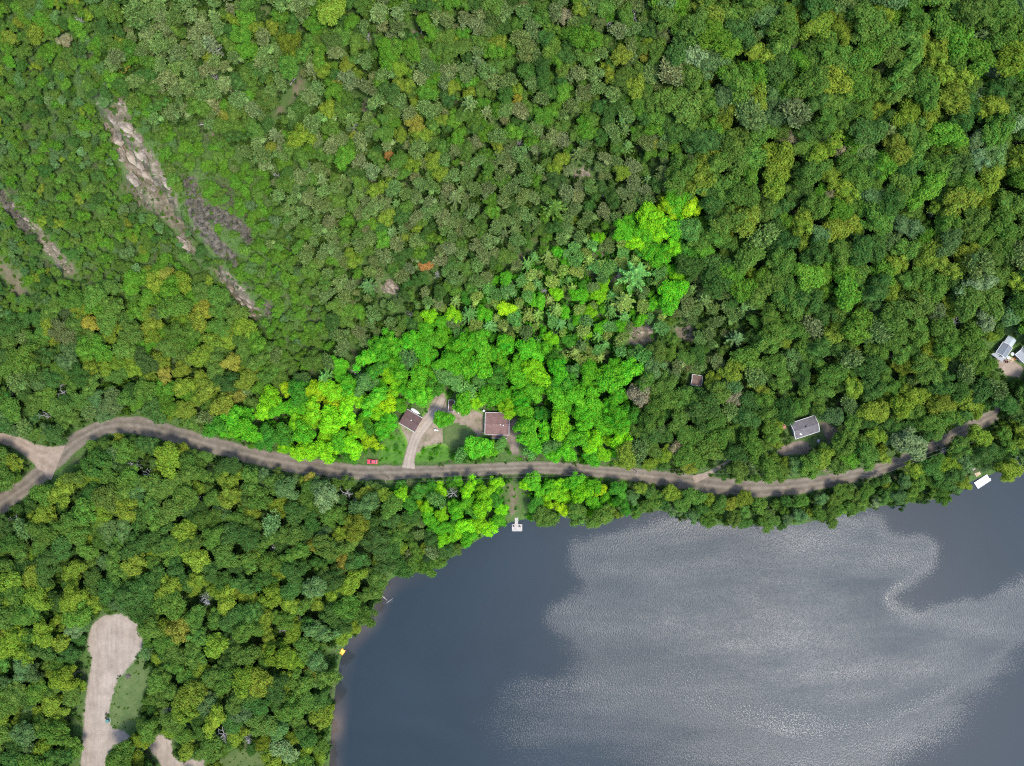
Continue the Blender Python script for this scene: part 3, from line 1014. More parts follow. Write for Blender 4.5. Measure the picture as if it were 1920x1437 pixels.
def fuzzy_pine(seed, n=150):
    rng = np.random.default_rng(seed)
    V, F = [], []
    off = 0
    ph = rng.uniform(0, 6.28, 2)
    sub = [np.array([math.cos(a) * r, math.sin(a) * r, rng.uniform(-.1, .15)]) for a, r in zip(rng.uniform(0, 6.28, 7), rng.uniform(0.2, 0.55, 7))]
    for i in range(n):
        b = sub[rng.integers(len(sub))]
        a = rng.uniform(0, 6.283)
        rr = math.sqrt(rng.uniform(0, 1)) * 0.48
        x, y = b[0] + math.cos(a) * rr, b[1] + math.sin(a) * rr
        z = 0.75 * math.sqrt(max(0.0, 1.15 - (x * x + y * y))) * rng.uniform(0.6, 1.05) + b[2] - 0.35
        p = np.array([x, y, z])
        m = 8
        d = rng.normal(0, 1, (m, 3)); d[:, 2] = np.abs(d[:, 2]) * 0.8 + 0.15
        d += np.array([x, y, 0]) * 0.8
        d /= np.linalg.norm(d, axis=1, keepdims=True)
        L = rng.uniform(0.16, 0.31, (m, 1))
        s = np.cross(d, rng.normal(0, 1, (m, 3))); s /= np.linalg.norm(s, axis=1, keepdims=True) + 1e-9
        s *= 0.030
        q = np.stack([p - s * 0.7, p + d * L * 0.55 - s * 1.3, p + d * L, p + d * L * 0.55 + s * 1.3], 1).reshape(-1, 3)
        V.append(q); F.extend((np.arange(m * 4).reshape(m, 4) + off).tolist()); off += len(q)
    for b in sub:
        q = ICO_V * np.array([0.36, 0.36, 0.34]) * (1 + rng.normal(0, .12, (len(ICO_V), 1))) + b + np.array([0, 0, -0.02])
        V.append(q); F.extend((ICO_F + off).tolist()); off += len(q)
    return np.concatenate(V) + np.array([0, 0, 2.05]), F


def star_pine(seed, whorls=7):
    rng = np.random.default_rng(seed)
    V, F = [], []
    off = 0

    def put(v, f):
        nonlocal off
        V.append(v); F.extend((f + off).tolist()); off += len(v)
    for k in range(whorls):
        t = k / (whorls - 1)
        z = 0.9 + 2.0 * t
        R_ = (1 - t) ** 0.75 * 0.95 + 0.12
        nb = int(rng.integers(6, 9))
        a0 = rng.uniform(0, 6.28)
        for j in range(nb):
            a = a0 + 6.283 * j / nb + rng.normal(0, .16)
            L = R_ * rng.uniform(0.75, 1.1)
            dirv = np.array([math.cos(a), math.sin(a), 0.12 + 0.25 * t])
            m = int(10 + 26 * L)
            s = rng.uniform(0.12, 1.0, m)
            p = np.array([0, 0, z]) + dirv * (s * L)[:, None]
            side = np.array([-math.sin(a), math.cos(a), 0])
            sg = rng.choice([-1, 1], m)
            d = dirv * 0.8 + side * (sg * rng.uniform(0.3, 1.0, m))[:, None] + np.stack([np.zeros(m), np.zeros(m), rng.uniform(0, .5, m)], 1)
            d /= np.linalg.norm(d, axis=1, keepdims=True)
            ln = (0.20 * (1.1 - 0.5 * s))[:, None]
            w = np.cross(d, np.array([0, 0, 1.0]) + rng.normal(0, .3, (m, 3))); w /= np.linalg.norm(w, axis=1, keepdims=True) + 1e-9
            w *= 0.045
            q = np.stack([p, p + d * ln * .5 - w, p + d * ln, p + d * ln * .5 + w], 1).reshape(-1, 3)
            put(q, np.arange(m * 4).reshape(m, 4))
    put(ICO_V * np.array([.34, .34, .55]) + np.array([0, 0, 1.5]), ICO_F)
    return np.concatenate(V), F


def trunk_mesh(seed, height, r0):
    rng = random.Random(seed)
    p = Part()
    a = Vector((0, 0, -0.25)); lean = Vector((rng.uniform(-.05, .05), rng.uniform(-.05, .05), 0))
    mid = Vector((lean.x, lean.y, height * .5)); top = Vector((lean.x * 1.5, lean.y * 1.5, height))
    p.tube(a, mid, r0, r0 * .7, 6).tube(mid, top, r0 * .7, r0 * .25, 6)
    for k in range(5):
        q = rng.uniform(0, 6.28)
        s = mid.lerp(top, rng.uniform(0, .7))
        p.tube(s, s + Vector((math.cos(q) * .5, math.sin(q) * .5, .35)), r0 * .35, r0 * .12, 4)
    return mesh_np("trunk", p.v, p.f, M['bark'])


def bare_tree(seed):
    rng = random.Random(seed)
    p = Part()

    def grow(a, d, L, r, depth):
        b = a + d * L
        p.tube(a, b, r, r * .6, 4 if depth else 5)
        if depth == 3:
            return
        for _ in range(3 if depth < 2 else 2):
            q = (d + Vector((rng.gauss(0, .75), rng.gauss(0, .75), rng.gauss(0.05, .35)))).normalized()
            grow(a.lerp(b, rng.uniform(.45, 1)), q, L * rng.uniform(.55, .8), r * .55, depth + 1)
    for k in range(7):
        q = k * .9 + rng.uniform(-.3, .3)
        el = rng.uniform(.15, .9)
        grow(Vector((0, 0, rng.uniform(1.0, 1.9))), Vector((math.cos(q), math.sin(q), el)).normalized(), rng.uniform(.45, .62), .035, 1)
    return mesh_np("branches", p.v, p.f, M['deadwood'])


def shrub_mesh(seed):
    rng = np.random.default_rng(seed)
    V, F = [], []
    off = 0
    for k in range(6):
        c = np.array([rng.normal(0, .42), rng.normal(0, .42), rng.uniform(.35, .75)])
        lr = rng.uniform(.32, .5)
        q = ICO_V * lr * .75 + c
        V.append(q); F.extend((ICO_F + off).tolist()); off += len(q)
        d = rng.normal(0, 1, (38, 3)); d[:, 2] = np.abs(d[:, 2]); d /= np.linalg.norm(d, axis=1, keepdims=True)
        q, f = quad_cloud(c + d * lr * rng.uniform(.8, 1.2, (38, 1)), d, 0.2, rng)
        V.append(q); F.extend((f + off).tolist()); off += len(q)
    return mesh_np("shrub", np.concatenate(V), F, M['leaf'])


BROAD = [mesh_np("crown", *broadleaf(100 + i, lobes=18 + (i * 5) % 23, per=84 + (i * 7) % 30, leaf=0.080 + 0.007 * (i % 5), squash=0.7 + 0.05 * (i % 4)), M['leaf']) for i in range(12)]
FUZZY = [mesh_np("crown", *fuzzy_pine(200 + i, 130 + 12 * (i % 4)), M['needle']) for i in range(7)]
STAR = [mesh_np("crown", *star_pine(300 + i, 6 + i % 3), M['needle']) for i in range(4)]
BTRUNK = [trunk_mesh(i, 1.9, 0.055) for i in range(3)]
PTRUNK = [trunk_mesh(20 + i, 2.3, 0.045) for i in range(3)]
BARE = [bare_tree(i) for i in range(5)]
DTRUNK = mesh_np("trunk", *(lambda p: (p.v, p.f))(Part().tube((0, 0, -.25), (0, 0, 1.1), .06, .05).tube((0, 0, 1.1), (0.05, 0, 2.1), .05, .02)), M['deadwood'])
SHRUBS = [shrub_mesh(i) for i in range(4)]

# ------------------------------------------------------------------ where trees stand: zones of the sheet
LOT_A = np.array([(375, 808), (1352, 322), (1150, 872), (1010, 862), (680, 875)], float)  # parcel whose plants get a brightening painted into their colour
LOT_W = np.array([(375, 808), (560, 715), (640, 715), (730, 770), (750, 862), (680, 875)], float)
LOT_B = np.array([(722, 912), (1045, 890), (1160, 898), (1200, 958), (965, 972), (845, 1032)], float)
LOT_PINES = np.array([(800, 590), (1010, 475), (1150, 425), (1200, 470), (1270, 500), (1235, 640), (1180, 690), (1060, 690), (960, 640), (860, 640)], float)
SCRUB = np.array([(-300, -300), (150, -300), (190, 60), (200, 160), (300, 300), (400, 420), (520, 560), (500, 640), (420, 580), (330, 500), (240, 540), (150, 560), (60, 600), (-300, 480)], float)
LUSH = np.array([(200, 150), (300, 230), (420, 260), (500, 330), (560, 480), (640, 640), (540, 700), (480, 600), (400, 460), (300, 300)], float)
OLIVE_NW = np.array([(225, -40), (440, -40), (430, 90), (420, 240), (370, 250), (320, 200), (270, 120), (230, 90)], float)
MIDTOP = np.array([(430, -300), (960, -300), (1240, 0), (1260, 220), (1200, 300), (900, 330), (620, 330), (490, 260)], float)
OLIVE_MID = np.array([(470, 300), (700, 320), (1000, 240), (1260, 240), (1330, 310), (1200, 400), (860, 560), (700, 620), (600, 500), (520, 420)], float)
PINE_E = np.array([(1240, 560), (1320, 520), (1400, 560), (1420, 640), (1330, 700), (1230, 690)], float)
YELLOW_W = np.array([(160, 560), (300, 500), (420, 560), (500, 640), (480, 720), (380, 800), (260, 790), (190, 740), (150, 680)], float)

PAL = {
    'mid green': (0.082, 0.160, 0.026), 'dark green': (0.052, 0.116, 0.024), 'yellow green': (0.145, 0.215, 0.024), 'bluish green': (0.085, 0.160, 0.048),
    'olive': (0.094, 0.154, 0.040), 'brownish olive': (0.112, 0.150, 0.050), 'pale grey green': (0.155, 0.23, 0.09), 'golden': (0.21, 0.22, 0.032), 'tan': (0.22, 0.215, 0.11),
    'fresh green': (0.082, 0.190, 0.020), 'bright lime': (0.165, 0.42, 0.014), 'bright green': (0.085, 0.31, 0.016), 'vivid yellow green': (0.26, 0.44, 0.014), 'deep green': (0.055, 0.20, 0.02),  # bright, vivid and deep tints: the lot's highlight painted into the leaf colour
    'soft blue green': (0.090, 0.215, 0.045), 'light olive': (0.155, 0.24, 0.045), 'orange': (0.32, 0.18, 0.05),  # soft blue green, light olive: pine tones with the same painted brightening
}
ZONES = [  # polygon, (rmin, rmax), pine share, broadleaf palette, pine palette
    ('lot_pines', LOT_PINES, (1.7, 3.4), 0.62, {'bright green': 4, 'bright lime': 1, 'deep green': 1, 'vivid yellow green': .3}, {'light olive': 5, 'soft blue green': 4, 'olive': 1}),
    ('lot', LOT_W, (2.8, 5.0), 0.03, {'bright green': 4.5, 'bright lime': 4, 'vivid yellow green': .5, 'deep green': 1}, {'soft blue green': 1}),  # lot zones pick the tints with the painted highlight
    ('lot', LOT_A, (2.8, 5.2), 0.05, {'bright green': 7, 'bright lime': 1.3, 'soft blue green': .7, 'deep green': 2.4}, {'soft blue green': 1}),
    ('lot', LOT_B, (2.2, 3.9), 0.03, {'bright green': 5, 'bright lime': 3, 'vivid yellow green': .7, 'deep green': 2.5}, {'soft blue green': 1}),
    ('olive', OLIVE_NW, (1.8, 4.0), 0.85, {'mid green': 1}, {'olive': 3, 'brownish olive': 2}),
    ('yellow', YELLOW_W, (2.4, 4.8), 0.03, {'yellow green': 3, 'mid green': 3, 'fresh green': 2, 'golden': .4, 'dark green': 1}, {'olive': 1}),
    ('lush', LUSH, (1.1, 2.4), 0.03, {'fresh green': 6, 'mid green': 3, 'bluish green': 1}, {'olive': 1}),
    ('scrub', SCRUB, (1.1, 2.5), 0.04, {'mid green': 5, 'bluish green': 2.5, 'fresh green': 3, 'dark green': 2, 'yellow green': .5}, {'bluish green': 1}),
    ('olive', OLIVE_MID, (1.6, 3.6), 0.62, {'mid green': 4, 'dark green': 3, 'fresh green': 2, 'yellow green': .8}, {'olive': 5, 'brownish olive': 3}),
    ('olive', PINE_E, (1.8, 3.6), 0.6, {'mid green': 2, 'dark green': 1}, {'olive': 3, 'brownish olive': 1}),
    ('midtop', MIDTOP, (1.6, 3.9), 0.36, {'mid green': 5, 'dark green': 2, 'fresh green': 3, 'yellow green': .9}, {'olive': 4, 'brownish olive': 2}),
]


def zone_of(u, v):
    z = np.full(u.shape, -1)
    for i in range(len(ZONES) - 1, -1, -1):
        z[inside(u, v, ZONES[i][1])] = i
    return z


def default_zone(u, v):
    if v > 860 and u < 760:
        return ('southwest', None, (2.0, 5.6), 0.03, {'mid green': 5, 'yellow green': 2.6, 'dark green': 3, 'bluish green': 1, 'golden': .12, 'pale grey green': .06}, {'bluish green': 1})
    if v > 895 and u > 1180:
        return ('shore', None, (1.9, 3.6), 0.05, {'mid green': 5, 'dark green': 2, 'bluish green': 2, 'yellow green': .8, 'pale grey green': .3}, {'olive': 1})
    if u > 1000 and v > 640:
        return ('east', None, (1.9, 5.4), 0.06, {'mid green': 5, 'dark green': 3, 'yellow green': 1.4, 'bluish green': .8, 'tan': .12}, {'olive': 1})
    if u > 1000:
        return ('hillside', None, (1.9, 6.2), 0.05, {'mid green': 6, 'yellow green': 2.2, 'dark green': 2, 'fresh green': 1.5, 'bluish green': .8, 'tan': .15, 'pale grey green': .12}, {'olive': 2, 'brownish olive': 1})
    if u < 330 and v > 540:
        return ('west', None, (2.2, 4.6), 0.05, {'mid green': 4, 'dark green': 3, 'bluish green': 2, 'yellow green': .8}, {'olive': 1})
    return ('midtop', None, (1.7, 3.8), 0.25, {'mid green': 5, 'dark green': 2, 'fresh green': 2, 'yellow green': .7}, {'olive': 2, 'brownish olive': 1})


# picture mask of what stays open
MU0, MV0 = -320, -320
MASK = np.zeros((2100, 2600), bool)
uu, vv = np.meshgrid(np.arange(2600) + MU0, np.arange(2100) + MV0)


def mask_box(lo, hi):
    a = np.clip(np.floor(np.array(lo) - [MU0, MV0]).astype(int), 0, [2599, 2099]); b = np.clip(np.ceil(np.array(hi) - [MU0, MV0]).astype(int), 0, [2599, 2099])
    return slice(a[1], b[1] + 1), slice(a[0], b[0] + 1)


GMASK = np.zeros_like(MASK); KMASK = np.zeros_like(MASK)
SMALL = [[(1858, 642), (1890, 624), (1916, 636), (1918, 690), (1880, 690), (1856, 668)], [(955, 960), (985, 960), (985, 1000), (955, 1000)], [(1820, 870), (1862, 880), (1862, 915), (1830, 922), (1822, 900)], [(632, 1212), (654, 1212), (654, 1234), (632, 1234)],
         [(684, 850), (712, 850), (712, 878), (684, 878)], [(770, 764), (790, 764), (790, 778), (770, 778)], [(1862, 660), (1892, 672), (1912, 660), (1912, 694), (1880, 690)]]


def swell(poly, k):
    c = poly.mean(0)
    d = poly - c
    return c + d * (1 + k / np.linalg.norm(d, axis=1, keepdims=True))


ROOFS = [swell(p, 7.0) for p in ROOFS]
CLEAR = [swell(p, 5.0 if p[0][1] > 1300 else 2.5) for p in CLEAR]
for poly in CLEAR + ROOFS + [np.array(p, float) for p in SMALL]:
    sl = mask_box(poly.min(0) - 1, poly.max(0) + 1)
    MASK[sl] |= inside(uu[sl], vv[sl], poly)
for poly in ROCKY:
    sl = mask_box(poly.min(0) - 1, poly.max(0) + 1)
    KMASK[sl] |= inside(uu[sl], vv[sl], poly)
MASK |= KMASK & False
for poly in GRASSY:
    sl = mask_box(poly.min(0) - 1, poly.max(0) + 1)
    GMASK[sl] |= inside(uu[sl], vv[sl], poly)
for c in ROADS:
    for a in c[::1]:
        if a[0] > 1862:
            continue
        r_ = a[2] / 2 * (1.1 if a[0] < 1200 else 0.92)
        sl = mask_box(a[:2] - r_, a[:2] + r_)
        MASK[sl] |= (uu[sl] - a[0]) ** 2 + (vv[sl] - a[1]) ** 2 < r_ * r_


def masked(u, v, grassy=True):
    i = np.clip(np.round(u - MU0).astype(int), 0, 2599); j = np.clip(np.round(v - MV0).astype(int), 0, 2099)
    return MASK[j, i] | KMASK[j, i] | GMASK[j, i] if grassy else MASK[j, i] | (KMASK[j, i] & (((i // 5) * 7 + (j // 4) * 13) % 5 > 3))


def gmasked(u, v):
    return GMASK[int(np.clip(round(v - MV0), 0, 2099)), int(np.clip(round(u - MU0), 0, 2599))]


NEAR8 = np.array([(math.cos(a) * 8, math.sin(a) * 8) for a in np.arange(0, 6.28, .785)])
RING = np.array([(0, 0)] + [(math.cos(a) * .45, math.sin(a) * .45) for a in np.arange(0, 6.28, 1.05)] + [(math.cos(a) * .8, math.sin(a) * .8) for a in np.arange(0, 6.28, .52)])

YG, GO, TA, OR_, PG, LIM, MG, DGc, OL, BO = 'yellow green', 'golden', 'tan', 'orange', 'pale grey green', 'bright lime', 'mid green', 'dark green', 'olive', 'brownish olive'
FEATURES = [  # u, v, radius in picture units, colour, kind
    (225, 71, 12, YG, 'b'), (36, 43, 11, YG, 'b'), (72, 62, 19, YG, 'b'), (15, 72, 13, YG, 'b'), (435, 37, 14, YG, 'b'), (385, 105, 11, YG, 'b'), (423, 221, 13, GO, 'b'), (233, 127, 9, GO, 'b'),
    (118, 75, 14, TA, 'b'), (255, 25, 24, OL, 'p'), (620, 20, 24, YG, 'b'), (541, 78, 18, YG, 'b'), (555, 105, 13, YG, 'b'), (604, 128, 14, YG, 'b'), (651, 122, 15, YG, 'b'), (631, 157, 12, GO, 'b'),
    (747, 128, 15, YG, 'b'), (755, 160, 18, YG, 'b'), (779, 196, 13, YG, 'b'), (778, 232, 21, GO, 'b'), (790, 255, 18, YG, 'b'), (826, 224, 15, YG, 'b'), (661, 254, 10, GO, 'b'), (562, 255, 22, YG, 'b'),
    (731, 288, 9, OR_, 'b'), (776, 300, 17, YG, 'b'), (710, 352, 20, YG, 'b'), (797, 497, 13, OR_, 'b'), (758, 445, 9, YG, 'b'), (783, 428, 10, YG, 'b'), (1092, 15, 18, YG, 'b'), (1226, 25, 11, GO, 'b'),
    (1122, 40, 13, BO, 'b'), (1241, 62, 15, BO, 'b'), (1060, 26, 13, TA, 'b'), (1100, 72, 27, 'fresh green', 'b'), (970, 190, 12, GO, 'b'), (1165, 104, 17, YG, 'b'), (1214, 106, 10, GO, 'b'), (1231, 270, 11, GO, 'b'),
    (1041, 315, 13, YG, 'b'), (1332, 142, 12, YG, 'b'), (1374, 330, 14, TA, 'b'), (1480, 262, 18, TA, 'b'), (1582, 288, 18, TA, 'b'), (1648, 133, 14, BO, 'b'), (1848, 67, 15, PG, 'b'), (1863, 124, 19, PG, 'b'),
    (1829, 262, 19, PG, 'b'), (1832, 302, 24, PG, 'b'), (1556, 370, 15, TA, 'b'), (1670, 450, 18, 'bluish green', 'b'), (1850, 600, 24, PG, 'b'), (1858, 632, 11, YG, 'b'), (1692, 546, 18, YG, 'b'), (1905, 530, 22, YG, 'b'),
    (1762, 390, 20, YG, 'b'), (1664, 745, 15, YG, 'b'), (1640, 820, 18, YG, 'b'), (1706, 832, 30, PG, 'b'), (1453, 832, 13, YG, 'b'), (1476, 868, 12, YG, 'b'), (1594, 862, 19, 'fresh green', 'b'), (1765, 758, 24, YG, 'b'),
    (1832, 768, 15, YG, 'b'), (1618, 210, 20, MG, 'b'), (1645, 205, 20, YG, 'b'), (1690, 70, 27, MG, 'b'), (1560, 30, 24, YG, 'b'), (1480, 20, 24, YG, 'b'), (1790, 110, 26, MG, 'b'), (1520, 320, 28, MG, 'b'),
    (1110, 225, 13, MG, 'b'), (1235, 215, 18, MG, 'b'), (1275, 325, 26, MG, 'b'), (1300, 230, 24, MG, 'b'), (1360, 215, 22, YG, 'b'),
    (330, 575, 27, MG, 'b'), (372, 600, 20, YG, 'b'), (280, 560, 21, 'fresh green', 'b'), (320, 545, 24, 'fresh green', 'b'), (430, 640, 17, YG, 'b'), (432, 680, 18, GO, 'b'), (203, 630, 15, YG, 'b'), (45, 670, 28, MG, 'b'),
    (15, 610, 22, DGc, 'b'), (115, 622, 23, BO, 'b'), (195, 688, 15, YG, 'b'), (250, 695, 18, YG, 'b'), (340, 690, 16, YG, 'b'), (440, 742, 17, GO, 'b'), (370, 750, 18, YG, 'b'), (150, 755, 20, MG, 'b'), (210, 755, 22, BO, 'b'),
    (315, 860, 30, YG, 'b'), (235, 950, 26, YG, 'b'), (80, 995, 26, MG, 'b'), (78, 990, 14, YG, 'b'), (180, 895, 16, YG, 'b'), (425, 905, 20, YG, 'b'), (370, 915, 14, YG, 'b'), (168, 1012, 16, YG, 'b'), (215, 1040, 24, MG, 'b'),
    (345, 1000, 24, YG, 'b'), (470, 960, 16, YG, 'b'), (664, 1176, 15, YG, 'b'), (588, 1020, 14, GO, 'b'), (585, 900, 15, GO, 'b'), (685, 925, 17, YG, 'b'), (570, 905, 13, YG, 'b'), (640, 1000, 18, YG, 'b'), (740, 1010, 20, MG, 'b'),
    (585, 1260, 17, GO, 'b'), (295, 1235, 12, YG, 'b'), (287, 1352, 12, YG, 'b'), (32, 1355, 18, YG, 'b'), (72, 1340, 15, YG, 'b'), (115, 1335, 13, YG, 'b'), (118, 1385, 13, YG, 'b'), (262, 1390, 16, YG, 'b'), (258, 1425, 15, YG, 'b'),
    (340, 1375, 22, MG, 'b'), (408, 1110, 18, YG, 'b'), (455, 1120, 14, YG, 'b'), (105, 1165, 15, YG, 'b'), (112, 1205, 18, YG, 'b'), (560, 1285, 25, MG, 'b'), (500, 1215, 16, YG, 'b'), (540, 1130, 20, YG, 'b'),
    (1190, 515, 33, 'soft blue green', 's'), (1170, 565, 24, 'light olive', 's'), (880, 590, 20, 'soft blue green', 's'), (918, 612, 18, 'soft blue green', 's'), (1145, 582, 16, 'soft blue green', 's'), (1168, 595, 17, 'soft blue green', 's'),
    (990, 590, 17, 'light olive', 's'), (1050, 608, 16, 'soft blue green', 's'), (690, 535, 18, 'bluish green', 's'), (1040, 390, 24, MG, 's'), (1380, 635, 20, 'bluish green', 's'), (1320, 560, 22, OL, 's'), (1805, 780, 20, DGc, 's'),
    (1255, 390, 20, 'vivid yellow green', 'b'), (1295, 385, 22, 'vivid yellow green', 'b'), (1235, 430, 20, LIM, 'b'), (1265, 460, 18, LIM, 'b'), (1190, 455, 18, LIM, 'b'), (830, 786, 18, 'bright green', 'b'),
    (893, 838, 24, 'bright green', 'b'), (920, 842, 16, 'bright green', 'b'), (950, 764, 18, LIM, 'b'), (868, 757, 21, 'bright green', 'b'), (620, 790, 24, LIM, 'b'), (650, 775, 20, LIM, 'b'), (580, 790, 18, LIM, 'b'),
    (560, 760, 22, 'bright green', 'b'), (612, 815, 18, LIM, 'b'), (668, 808, 18, LIM, 'b'), (700, 830, 16, 'vivid yellow green', 'b'), (728, 757, 18, 'vivid yellow green', 'b'), (685, 832, 14, 'vivid yellow green', 'b'), (728, 790, 16, 'bright green', 'b'),
    (1050, 800, 25, LIM, 'b'), (1108, 825, 20, LIM, 'b'), (1130, 850, 17, LIM, 'b'), (1080, 745, 24, 'bright green', 'b'), (1000, 830, 20, 'bright green', 'b'), (785, 948, 11, 'vivid yellow green', 'b'), (905, 950, 22, LIM, 'b'),
    (1050, 925, 18, LIM, 'b'), (1090, 925, 20, LIM, 'b'), (1125, 920, 14, 'vivid yellow green', 'b'), (1025, 930, 13, LIM, 'b'), (985, 910, 13, LIM, 'b'), (1180, 825, 20, 'bright green', 'b') if False else (1140, 760, 20, 'bright green', 'b'),
    (1265, 840, 15, TA, 'b'), (1375, 745, 17, TA, 'b'), (1250, 850, 18, YG, 'b'), (1320, 760, 28, DGc, 'b'), (1200, 915, 15, YG, 'b'), (1260, 925, 18, YG, 'b'), (1395, 935, 17, YG, 'b'), (1370, 945, 14, YG, 'b'), (1300, 930, 20, MG, 'b'),
]
DEAD = [(88, 778, 14), (118, 738, 14), (20, 735, 13), (132, 770, 12), (255, 873, 14), (278, 890, 14), (262, 835, 9), (30, 975, 15), (375, 935, 10), (650, 925, 15), (668, 935, 11), (515, 1032, 15), (668, 697, 12), (693, 778, 10),
        (315, 1330, 13), (420, 1378, 19), (465, 1385, 14), (850, 925, 15), (820, 515, 10), (768, 590, 11), (408, 98, 13), (1190, 30, 14), (1140, 45, 11), (405, 145, 10), (1650, 138, 10), (1748, 400, 14), (1635, 505, 14), (1790, 605, 14),
        (1720, 425, 9), (1665, 672, 8), (385, 1125, 18), (530, 1180, 15), (560, 1160, 13), (1130, 365, 13), (1020, 545, 9), (1160, 520, 10), (975, 270, 10), (915, 300, 9), (1810, 590, 10), (1505, 625, 12), (1275, 500, 9), (115, 720, 11),
        (520, 330, 10), (665, 240, 10), (150, 40, 11), (690, 70, 9), (1450, 1000, 11), (1770, 846, 12), (1910, 265, 12), (1560, 260, 8)]

TREES = []   # dicts


def lot_fix(name, u, v):
    return name


cell = 40
GRID = {}


def fits(u, v, r, k):
    cu, cv = int(u // cell), int(v // cell)
    for a in range(cu - 2, cu + 3):
        for b in range(cv - 2, cv + 3):
            for (q, w, s) in GRID.get((a, b), ()):
                if (q - u) ** 2 + (w - v) ** 2 < (k * (r + s)) ** 2:
                    return False
    return True


def take(u, v, r, col, kind, zone):
    GRID.setdefault((int(u // cell), int(v // cell)), []).append((u, v, r))
    TREES.append(dict(u=u, v=v, r=r, col=col, kind=kind, zone=zone))


for (u, v, r, col, k) in FEATURES:
    take(u, v, r, col, k, 'f')
for (u, v, r) in DEAD:
    take(u, v, r, 'grey', 'd', 'f')

NC = 40000
cu_ = RNG.uniform(-250, 2170, NC); cv_ = RNG.uniform(-250, 1690, NC)
zi = zone_of(cu_, cv_)
cand = []
for i in range(NC):
    z = ZONES[zi[i]] if zi[i] >= 0 else default_zone(cu_[i], cv_[i])
    q = RNG.random() ** 0.8
    rm = z[2][0] + (z[2][1] - z[2][0]) * (1 - q)
    cand.append((rm, i, z))
cand.sort(key=lambda c: -c[0] * RNG.uniform(0.75, 1.0))
cm = masked(cu_, cv_)


def pick(pal):
    ks = list(pal); w = np.array([pal[k] for k in ks], float)
    return ks[int(RNG.choice(len(ks), p=w / w.sum()))]


for rm, i, z in cand:
    if cm[i]:
        continue
    u, v = float(cu_[i]), float(cv_[i])
    r = rm / 0.207
    if not fits(u, v, r, 0.55):
        continue
    o = RING * r + np.array([u, v])
    if masked(o[:, 0], o[:, 1]).mean() > 0.10:
        continue
    pine = RNG.random() < z[3]
    kind = 'b'
    if pine:
        kind = 's' if (z[0] in ('lot_pines',) and RNG.random() < 0.22) or RNG.random() < 0.06 else 'p'
    take(u, v, r, pick(z[4] if kind == 'b' else z[5]), kind, z[0])

# from the sheet to the ground: crown over its sheet point, trunk foot plumb below it
tu = np.array([t['u'] for t in TREES]); tv = np.array([t['v'] for t in TREES]); tr = np.array([t['r'] for t in TREES])
zs = RNG.uniform(0.85, 1.2, len(TREES))
rm = tr * 0.207
crown_h = np.array([{'b': 1.9, 'p': 2.2, 's': 1.9, 'd': 1.7}[t['kind']] for t in TREES]) * rm * zs
X, Y, Z = P(tu, tv, crown_h)
dl = -sdist(X, Y, SHORE)
bu, bv = proj(X, Y, Z)
ok = (dl > 0.6)
feat = np.array([t['zone'] == 'f' for t in TREES])
ok &= ~masked(bu, bv) | feat
# features over the water are moved out
for i, t in enumerate(TREES):
    t.update(x=float(X[i]), y=float(Y[i]), z=float(ground_z(X[i], Y[i])), rm=float(rm[i]), zs=float(zs[i]), ok=bool(ok[i]), inview=bool(-6 < tu[i] < 1926 and -6 < tv[i] < 1443))
TREES = [t for t in TREES if t['ok']]


def tint_of(t):
    c = np.array(PAL[t['col']]) if t['col'] in PAL else np.array((0.3, 0.28, 0.26))
    j = RNG.normal(0, 0.09)
    c = c * 1.08 * (1 + j) * (1 + RNG.normal(0, 0.05, 3))
    return np.clip(c, 0.005, 0.9)


for t in TREES:
    t['tint'] = tint_of(t)

# ------------------------------------------------------------------ telling trees apart in words
LANDMARKS = [("the garage", 770, 789), ("the rose brown cottage", 932, 796), ("the grey shingled house", 1510, 802), ("the metal roofed house", 1885, 655), ("the buried cabin", 1307, 712),
             ("the white raft", 1840, 902), ("the timber dock", 969, 988), ("the yellow pedal boat", 642, 1222), ("the gravel turning circle", 218, 1200), ("the gravel fork", 235, 1384),
             ("the track junction", 95, 862), ("the long rock face's head", 215, 215), ("the long rock face's middle", 300, 350), ("the long rock face's foot", 470, 575),
             ("the dark scree", 420, 420), ("the smaller rock outcrop", 90, 455), ("the bare brown soil patch", 25, 530), ("the rock knob", 732, 538), ("the pinkish rock on the lot", 1204, 628),
             ("the long fallen trunk", 1292, 584), ("the driftwood", 727, 1122), ("the red car", 698, 866), ("the big star pine", 1190, 520), ("the pinkish forest rock", 1090, 324),
             ("the first road bend", 220, 798), ("the road's lakeside bend", 1430, 917), ("the east road bend", 1790, 812), ("the lot's north corner", 1340, 330), ("the lot's west corner", 380, 806),
             ("the upper edge's middle", 960, 0), ("the upper right corner", 1920, 0), ("the upper left corner", 0, 0), ("the right edge", 1920, 350),
             ("the lower left corner", 0, 1437), ("the lake's west shore", 620, 1330), ("the southwest woods", 350, 1000), ("the middle east woods", 1560, 300), ("the upper middle woods", 1300, 100),
             ("the olive pine belt", 780, 400), ("the upper pine stand", 330, 60), ("the woods below the road", 520, 980), ("the woods by the lot", 1400, 480), ("the woods above the grey house", 1600, 600)]
DIRS = ["east", "northeast", "north", "northwest", "west", "southwest", "south", "southeast"]
LMUV = np.array([(a[1], a[2]) for a in LANDMARKS], float)


def where(t, rank=0):
    d = np.hypot(LMUV[:, 0] - t['u'], LMUV[:, 1] - t['v'])
    k = int(np.argsort(d)[rank])
    a = math.atan2(LMUV[k, 1] - t['v'], t['u'] - LMUV[k, 0])
    return LANDMARKS[k][0], DIRS[int(round(a / (math.pi / 4))) % 8], float(d[k])


def near_word(d):
    return "just" if d < 30 else "a little" if d < 65 else "some way" if d < 110 else "well" if d < 170 else "far"


USED_LABELS = {}
NB = {'b': 'tree', 'p': 'pine', 's': 'star pine', 'd': 'bare tree'}


